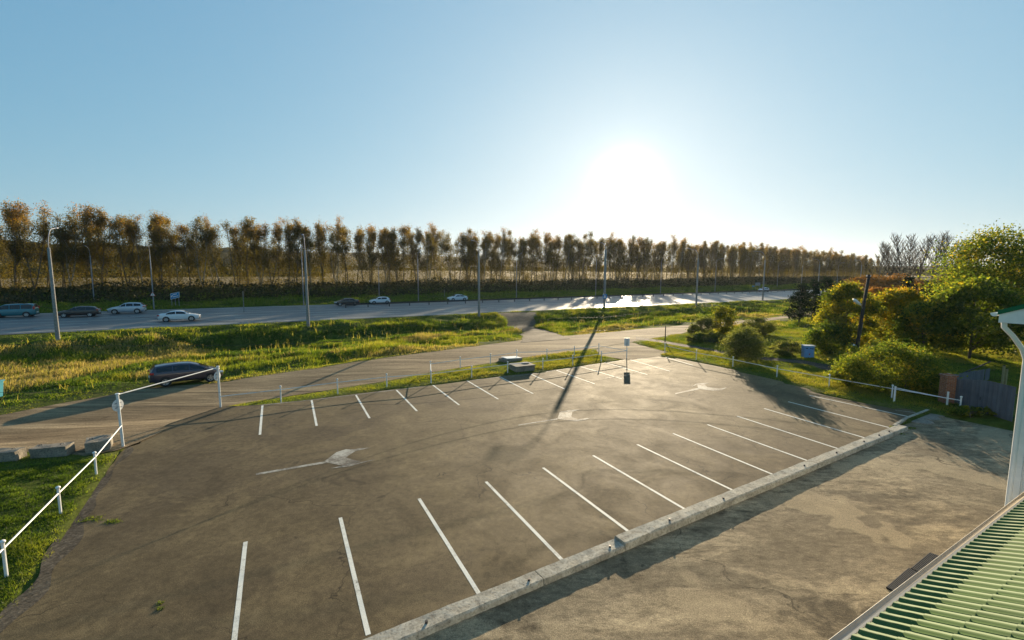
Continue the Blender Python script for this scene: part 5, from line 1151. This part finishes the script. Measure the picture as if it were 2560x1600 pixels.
# distant woods: ragged tree masses on the slopes behind
n = 15000; az = r.uniform(R(-52), R(-22), n); D = r.uniform(255, 330, n); X, Y = np.sin(az) * D, np.cos(az) * D; u_, v_ = to_uv(X, Y); ok = v_ > 175; X, Y = X[ok], Y[ok]; cl = vnoise(X, Y, .05, 4) + .5
v, f, t_ = leaf_quads(np.stack([X, Y, Zg(X, Y) + r.random(len(X)) ** 1.2 * 7.5 * cl], 1), 1.7, r, 0, np.clip(r.normal(.5, .2, len(X)), 0, 1)); tag(np_obj('distant_woods', v, f, LU, tint=t_), 'distant brown scrub woods beyond the golden field', 'woods', kind='stuff')
n = 30000; az = r.uniform(R(-20), R(60), n); D = r.uniform(620, 900, n); X, Y = np.sin(az) * D, np.cos(az) * D; cl = np.clip(vnoise(X, Y, .012, 4) + .45, 0, 1)
v, f, t_ = leaf_quads(np.stack([X, Y, Zg(X, Y) + r.random(n) * 11 * cl], 1), 4., r, 0, np.clip(r.normal(.5, .2, n), 0, 1)); tag(np_obj('distant_treeline', v, f, LU, tint=t_), 'faint line of woods at the far edge of the field', 'woods', kind='stuff')

# ------------------------------------------------------------------ grass
def blades(name, label, X, Y, Hh, Wd, T, lean=.45, seed=1, per=3, mat=None):
    r = np.random.default_rng(seed); n = len(X); Z = Hg(X, Y)
    X = np.repeat(X, per) + r.normal(size=n * per) * np.repeat(Wd, per) * 1.2; Y = np.repeat(Y, per) + r.normal(size=n * per) * np.repeat(Wd, per) * 1.2; Z = np.repeat(Z, per) - .03
    Hh = np.repeat(Hh, per) * r.uniform(.55, 1.2, n * per); Wd = np.repeat(Wd, per) * r.uniform(.6, 1.2, n * per); T = np.clip(np.repeat(T, per) + r.normal(size=n * per) * .07, 0, 1)
    a = r.uniform(0, 2 * np.pi, n * per); lx, ly = r.normal(size=n * per) * lean * Hh + .12 * Hh, r.normal(size=n * per) * lean * Hh
    dx, dy = np.cos(a) * Wd / 2, np.sin(a) * Wd / 2
    v = np.stack([np.stack([X - dx, Y - dy, Z], 1), np.stack([X + dx, Y + dy, Z], 1), np.stack([X + lx, Y + ly, Z + Hh], 1)], 1).reshape(-1, 3)
    return tag(np_obj(name, v, np.arange(len(v)).reshape(-1, 3), mat or GR, tint=np.repeat(T, 3)), label, 'grass', kind='stuff')
def scatter(u0, u1, v0, v1, n, seed):
    r = np.random.default_rng(seed); u = r.uniform(u0, u1, n); v = r.uniform(v0, v1, n); return (*to_xy(u, v), r)
def vis(x, y, z=0., m=60):
    d = np.stack([x, y, np.full_like(x, z) - CAM_H], 1) @ M3.T; px = 1280 + F_PX * d[:, 0] / d[:, 2]; py = 800 - F_PX * d[:, 1] / d[:, 2]
    return (d[:, 2] > 1) & (px > -m) & (px < 2560 + m) & (py < 1660)
CLR = [apron_poly, lot_poly, yard_poly, dirt_poly, track_poly, rut_poly, hwy_poly]
def clear(x, y, mg=.0):
    dx, dy = x - MPV.location.x, y - MPV.location.y; ca, sa = math.cos(MPV.rotation_euler.z), math.sin(MPV.rotation_euler.z)
    k = ~((np.abs(dx * ca + dy * sa) < 2.5) & (np.abs(dy * ca - dx * sa) < 1.15))
    for P in CLR: k &= ~in_poly(x, y, P)
    return k
# rough verge
X, Y, r = scatter(-25, 190, 34, 69, 230000, 21); k = vis(X, Y) & clear(X, Y); X, Y = X[k], Y[k]; u_, v_ = to_uv(X, Y); w = v_ - v_near(u_); k = (w > -33) & (w < -.2); X, Y, w, u_, v_ = X[k], Y[k], w[k], u_[k], v_[k]
D = np.hypot(X, Y); keep = r.random(len(X)) < np.clip((55 / D) ** 1.2, .12, 1); X, Y, w, D, u_, v_ = X[keep], Y[keep], w[keep], D[keep], u_[keep], v_[keep]
dr = seg_dist(X, Y, dirt_poly); big = vnoise(X, Y, .16, 31) + .5; md = vnoise(X, Y, .6, 32) + .5; streak = vnoise(u_, v_ * 4.5, .12, 36) + .5
dry_poly = [G(*q)[:2] for q in ((-60, 905), (150, 893), (400, 872), (560, 885), (420, 905), (330, 922), (230, 940), (120, 965), (-60, 1000))]
dry = in_poly(X, Y, dry_poly) | ((streak > .66) & (big > .45) & (w < -6))
Hh = np.clip(dr / 4, .22, 1) * (.12 + .75 * (big * md) ** 1.3 + .22 * (streak > .6)) * np.where(w > -4, .5, 1.); Hh = np.where(in_poly(X, Y, dry_poly), .38 + .2 * md, Hh)
T = np.clip(.27 + .4 * (big - .4) + .5 * (md - .5) + .3 * (streak - .45) + .35 * (vnoise(X, Y, 1.6, 37)) + np.clip(1 - dr / 3, 0, 1) * .14, 0, .64); T = np.where(dry, .72 + .28 * (r.random(len(X)) - .2), T); T = np.where((w > -12) & (w < -5) & (md > .5), T * .55, T)
blades('verge_grass', 'rough tall grass of the verge between dirt road and highway', X, Y, Hh, np.clip(D * .0016, .05, .2), T, seed=22)
# tall weed stalks with pale seed heads
k = (r.random(len(X)) < .016) & (w < -3) & (dr > 1.2); sx, sy = X[k], Y[k]; n = len(sx); sz = Hg(sx, sy); sh = r.uniform(.3, .75, n); lx, ly = r.normal(size=n) * .09, r.normal(size=n) * .09; dd_ = np.hypot(sx, sy) * .0006
st = np.stack([np.stack([sx - dd_, sy, sz], 1), np.stack([sx + dd_, sy, sz], 1), np.stack([sx + lx, sy + ly, sz + sh], 1), np.stack([sx + lx - .004, sy + ly, sz + sh], 1)], 1).reshape(-1, 3)
hp_ = np.repeat(np.stack([sx + lx, sy + ly, sz + sh], 1), 6, 0) + r.normal(size=(n * 6, 3)) * np.array([.07, .07, .09]); ht_ = np.repeat(r.choice([.45, .6, .74, .84, .95], n), 6)
v_, f_, t_ = leaf_quads(hp_, .07, r, 0, ht_); tag(np_obj('weed_stalks', np.concatenate([st, v_]), np.concatenate([np.arange(len(st)).reshape(-1, 4), f_ + len(st)]), GR, tint=np.concatenate([np.full(len(st), .7), t_])), 'tall weed stalks with pale seed heads standing out of the rough verge', 'weeds', kind='stuff')
# lawns, island and strips
X, Y, r = scatter(-12, 75, 8, 46, 420000, 23); k = vis(X, Y) & clear(X, Y); X, Y = X[k], Y[k]; u_, v_ = to_uv(X, Y); w = v_ - v_near(u_); fr = np.array([q[:2] for q in g2(FR)]); D = np.hypot(X, Y)
farv = np.interp(u_, [to_uv(*q)[0] for q in fr], [to_uv(*q)[1] for q in fr]); k = (v_ < farv - .3) & (D > 14) & ((u_ > 3) | (v_ > 25)); X, Y, D, u_, v_ = X[k], Y[k], D[k], u_[k], v_[k]
keep = r.random(len(X)) < np.clip((40 / D) ** 1.1, .2, 1); X, Y, D, u_, v_ = X[keep], Y[keep], D[keep], u_[keep], v_[keep]
big = vnoise(X, Y, .3, 41) + .5; md = vnoise(X, Y, 1.1, 42) + .5; de = np.minimum(seg_dist(X, Y, lot_poly), seg_dist(X, Y, dirt_poly))
blades('lawn_grass', 'short sunlit grass of the lawn and the fenced island', X, Y, (.08 + .16 * md * big) * np.clip(de / .8, .5, 1), np.clip(D * .0013, .035, .12), np.clip(.5 + .35 * (big - .45) + .35 * (md - .5), .08, .66), seed=24, lean=.5)
# near verge beside the car park
xs_, ys_ = np.random.default_rng(25).uniform(-26, -5, 260000), np.random.default_rng(26).uniform(5, 21.5, 260000); u_, v_ = to_uv(xs_, ys_); k = vis(xs_, ys_) & clear(xs_, ys_) & (u_ < 3.5) & (v_ < 25); X, Y = xs_[k], ys_[k]; D = np.hypot(X, Y)
de = seg_dist(X, Y, lot_poly); big = vnoise(X, Y, .8, 51) + .5; md = vnoise(X, Y, 2.6, 52) + .5; r = np.random.default_rng(27)
keep = (r.random(len(X)) < np.clip(.55 + .6 * (md - .3), .2, 1)) & (r.random(len(X)) < np.clip((de - .1) / .5, .05, 1)); X, Y, D, de, big, md = X[keep], Y[keep], D[keep], de[keep], big[keep], md[keep]
blades('near_grass', 'dense green grass and clover of the near verge by the fence', X, Y, (.04 + .09 * md + .04 * big), np.clip(D * .0016, .016, .05), np.clip(.22 + .35 * (big - .5) + .3 * (md - .5) + .2 * np.clip(.8 - de, 0, 1), .02, .7), seed=28, lean=.6)
# grass across the highway
X, Y, r = scatter(-60, 330, 96, 146, 70000, 29); k = vis(X, Y); X, Y = X[k], Y[k]; u_, v_ = to_uv(X, Y); w = v_ - v_near(u_); k = (w > HW + .6) & (w < 78); X, Y, w = X[k], Y[k], w[k]; md = vnoise(X, Y, .3, 61) + .5
blades('far_grass', 'dim grass on the shaded bank across the highway', X, Y, .15 + .5 * md * np.clip((w - HW) / 8, .2, 1), np.full(len(X), .3), np.clip(.2 + .3 * (md - .4), .02, .6), seed=30, lean=.4)
# weeds growing out of cracks and from the kerb ends
cr_ = [(crop(7, 40, 10), .0)]; PX = [U(1920 + 1200 * .2646, 800 + 1010 * .2646), U(1920 + 1240 * .2646, 800 + 1050 * .2646), U(1920 + 1350 * .2646, 800 + 998 * .2646), U(1060 * .2646, 1200 + 395 * .2646), U(870 * .2646, 1200 + 370 * .2646), U(1520 * .2646, 1200 + 1215 * .2646), U(1520 * .2646, 1200 + 1165 * .2646)]
wx = []; wy = []; r = np.random.default_rng(33)
for p, s_ in zip(PX, (.25, .22, .3, .22, .3, .06, .05)):
    k = int(260 * s_); wx.append(p.x + r.normal(size=k) * s_ * .6); wy.append(p.y + r.normal(size=k) * s_ * .3)
wx, wy = np.concatenate(wx), np.concatenate(wy); n = len(wx) * 3
hh = r.uniform(.015, .06, n); X = np.repeat(wx, 3) + r.normal(size=n) * .03; Y = np.repeat(wy, 3) + r.normal(size=n) * .03; a = r.uniform(0, 6.28, n); z0 = np.where(to_uv(X, Y)[1] < to_uv(KA.x, KA.y)[1] - .05, -.14, 0.)
v = np.stack([np.stack([X - np.cos(a) * .01, Y - np.sin(a) * .01, z0], 1), np.stack([X + np.cos(a) * .01, Y + np.sin(a) * .01, z0], 1), np.stack([X + r.normal(size=n) * .04, Y + r.normal(size=n) * .04, z0 + hh], 1)], 1).reshape(-1, 3)
tag(np_obj('crack_weeds', v, np.arange(len(v)).reshape(-1, 3), GR, tint=np.repeat(np.clip(r.normal(.35, .12, n), 0, 1), 3)), 'small weeds sprouting from cracks and kerb joints', 'weeds', kind='stuff')

# ------------------------------------------------------------------ air
HAZE = True
if HAZE:
    m, t = nt('haze_air'); vol = nd(t, 'ShaderNodeVolumePrincipled'); vol.inputs['Color'].default_value = (.86, .9, .95, 1); vol.inputs['Density'].default_value = .00005; vol.inputs['Anisotropy'].default_value = .5
    o_ = nd(t, 'ShaderNodeOutputMaterial'); t.links.new(vol.outputs[0], o_.inputs['Volume']); m.cycles.homogeneous_volume = True if hasattr(m, 'cycles') else None
    b = MB(); b.box((0, 2300, 86), (12000, 5400, 180)); hz = b.obj('haze', m); tag(hz, kind='stuff', label='thin pale haze in the evening air', cat='haze')
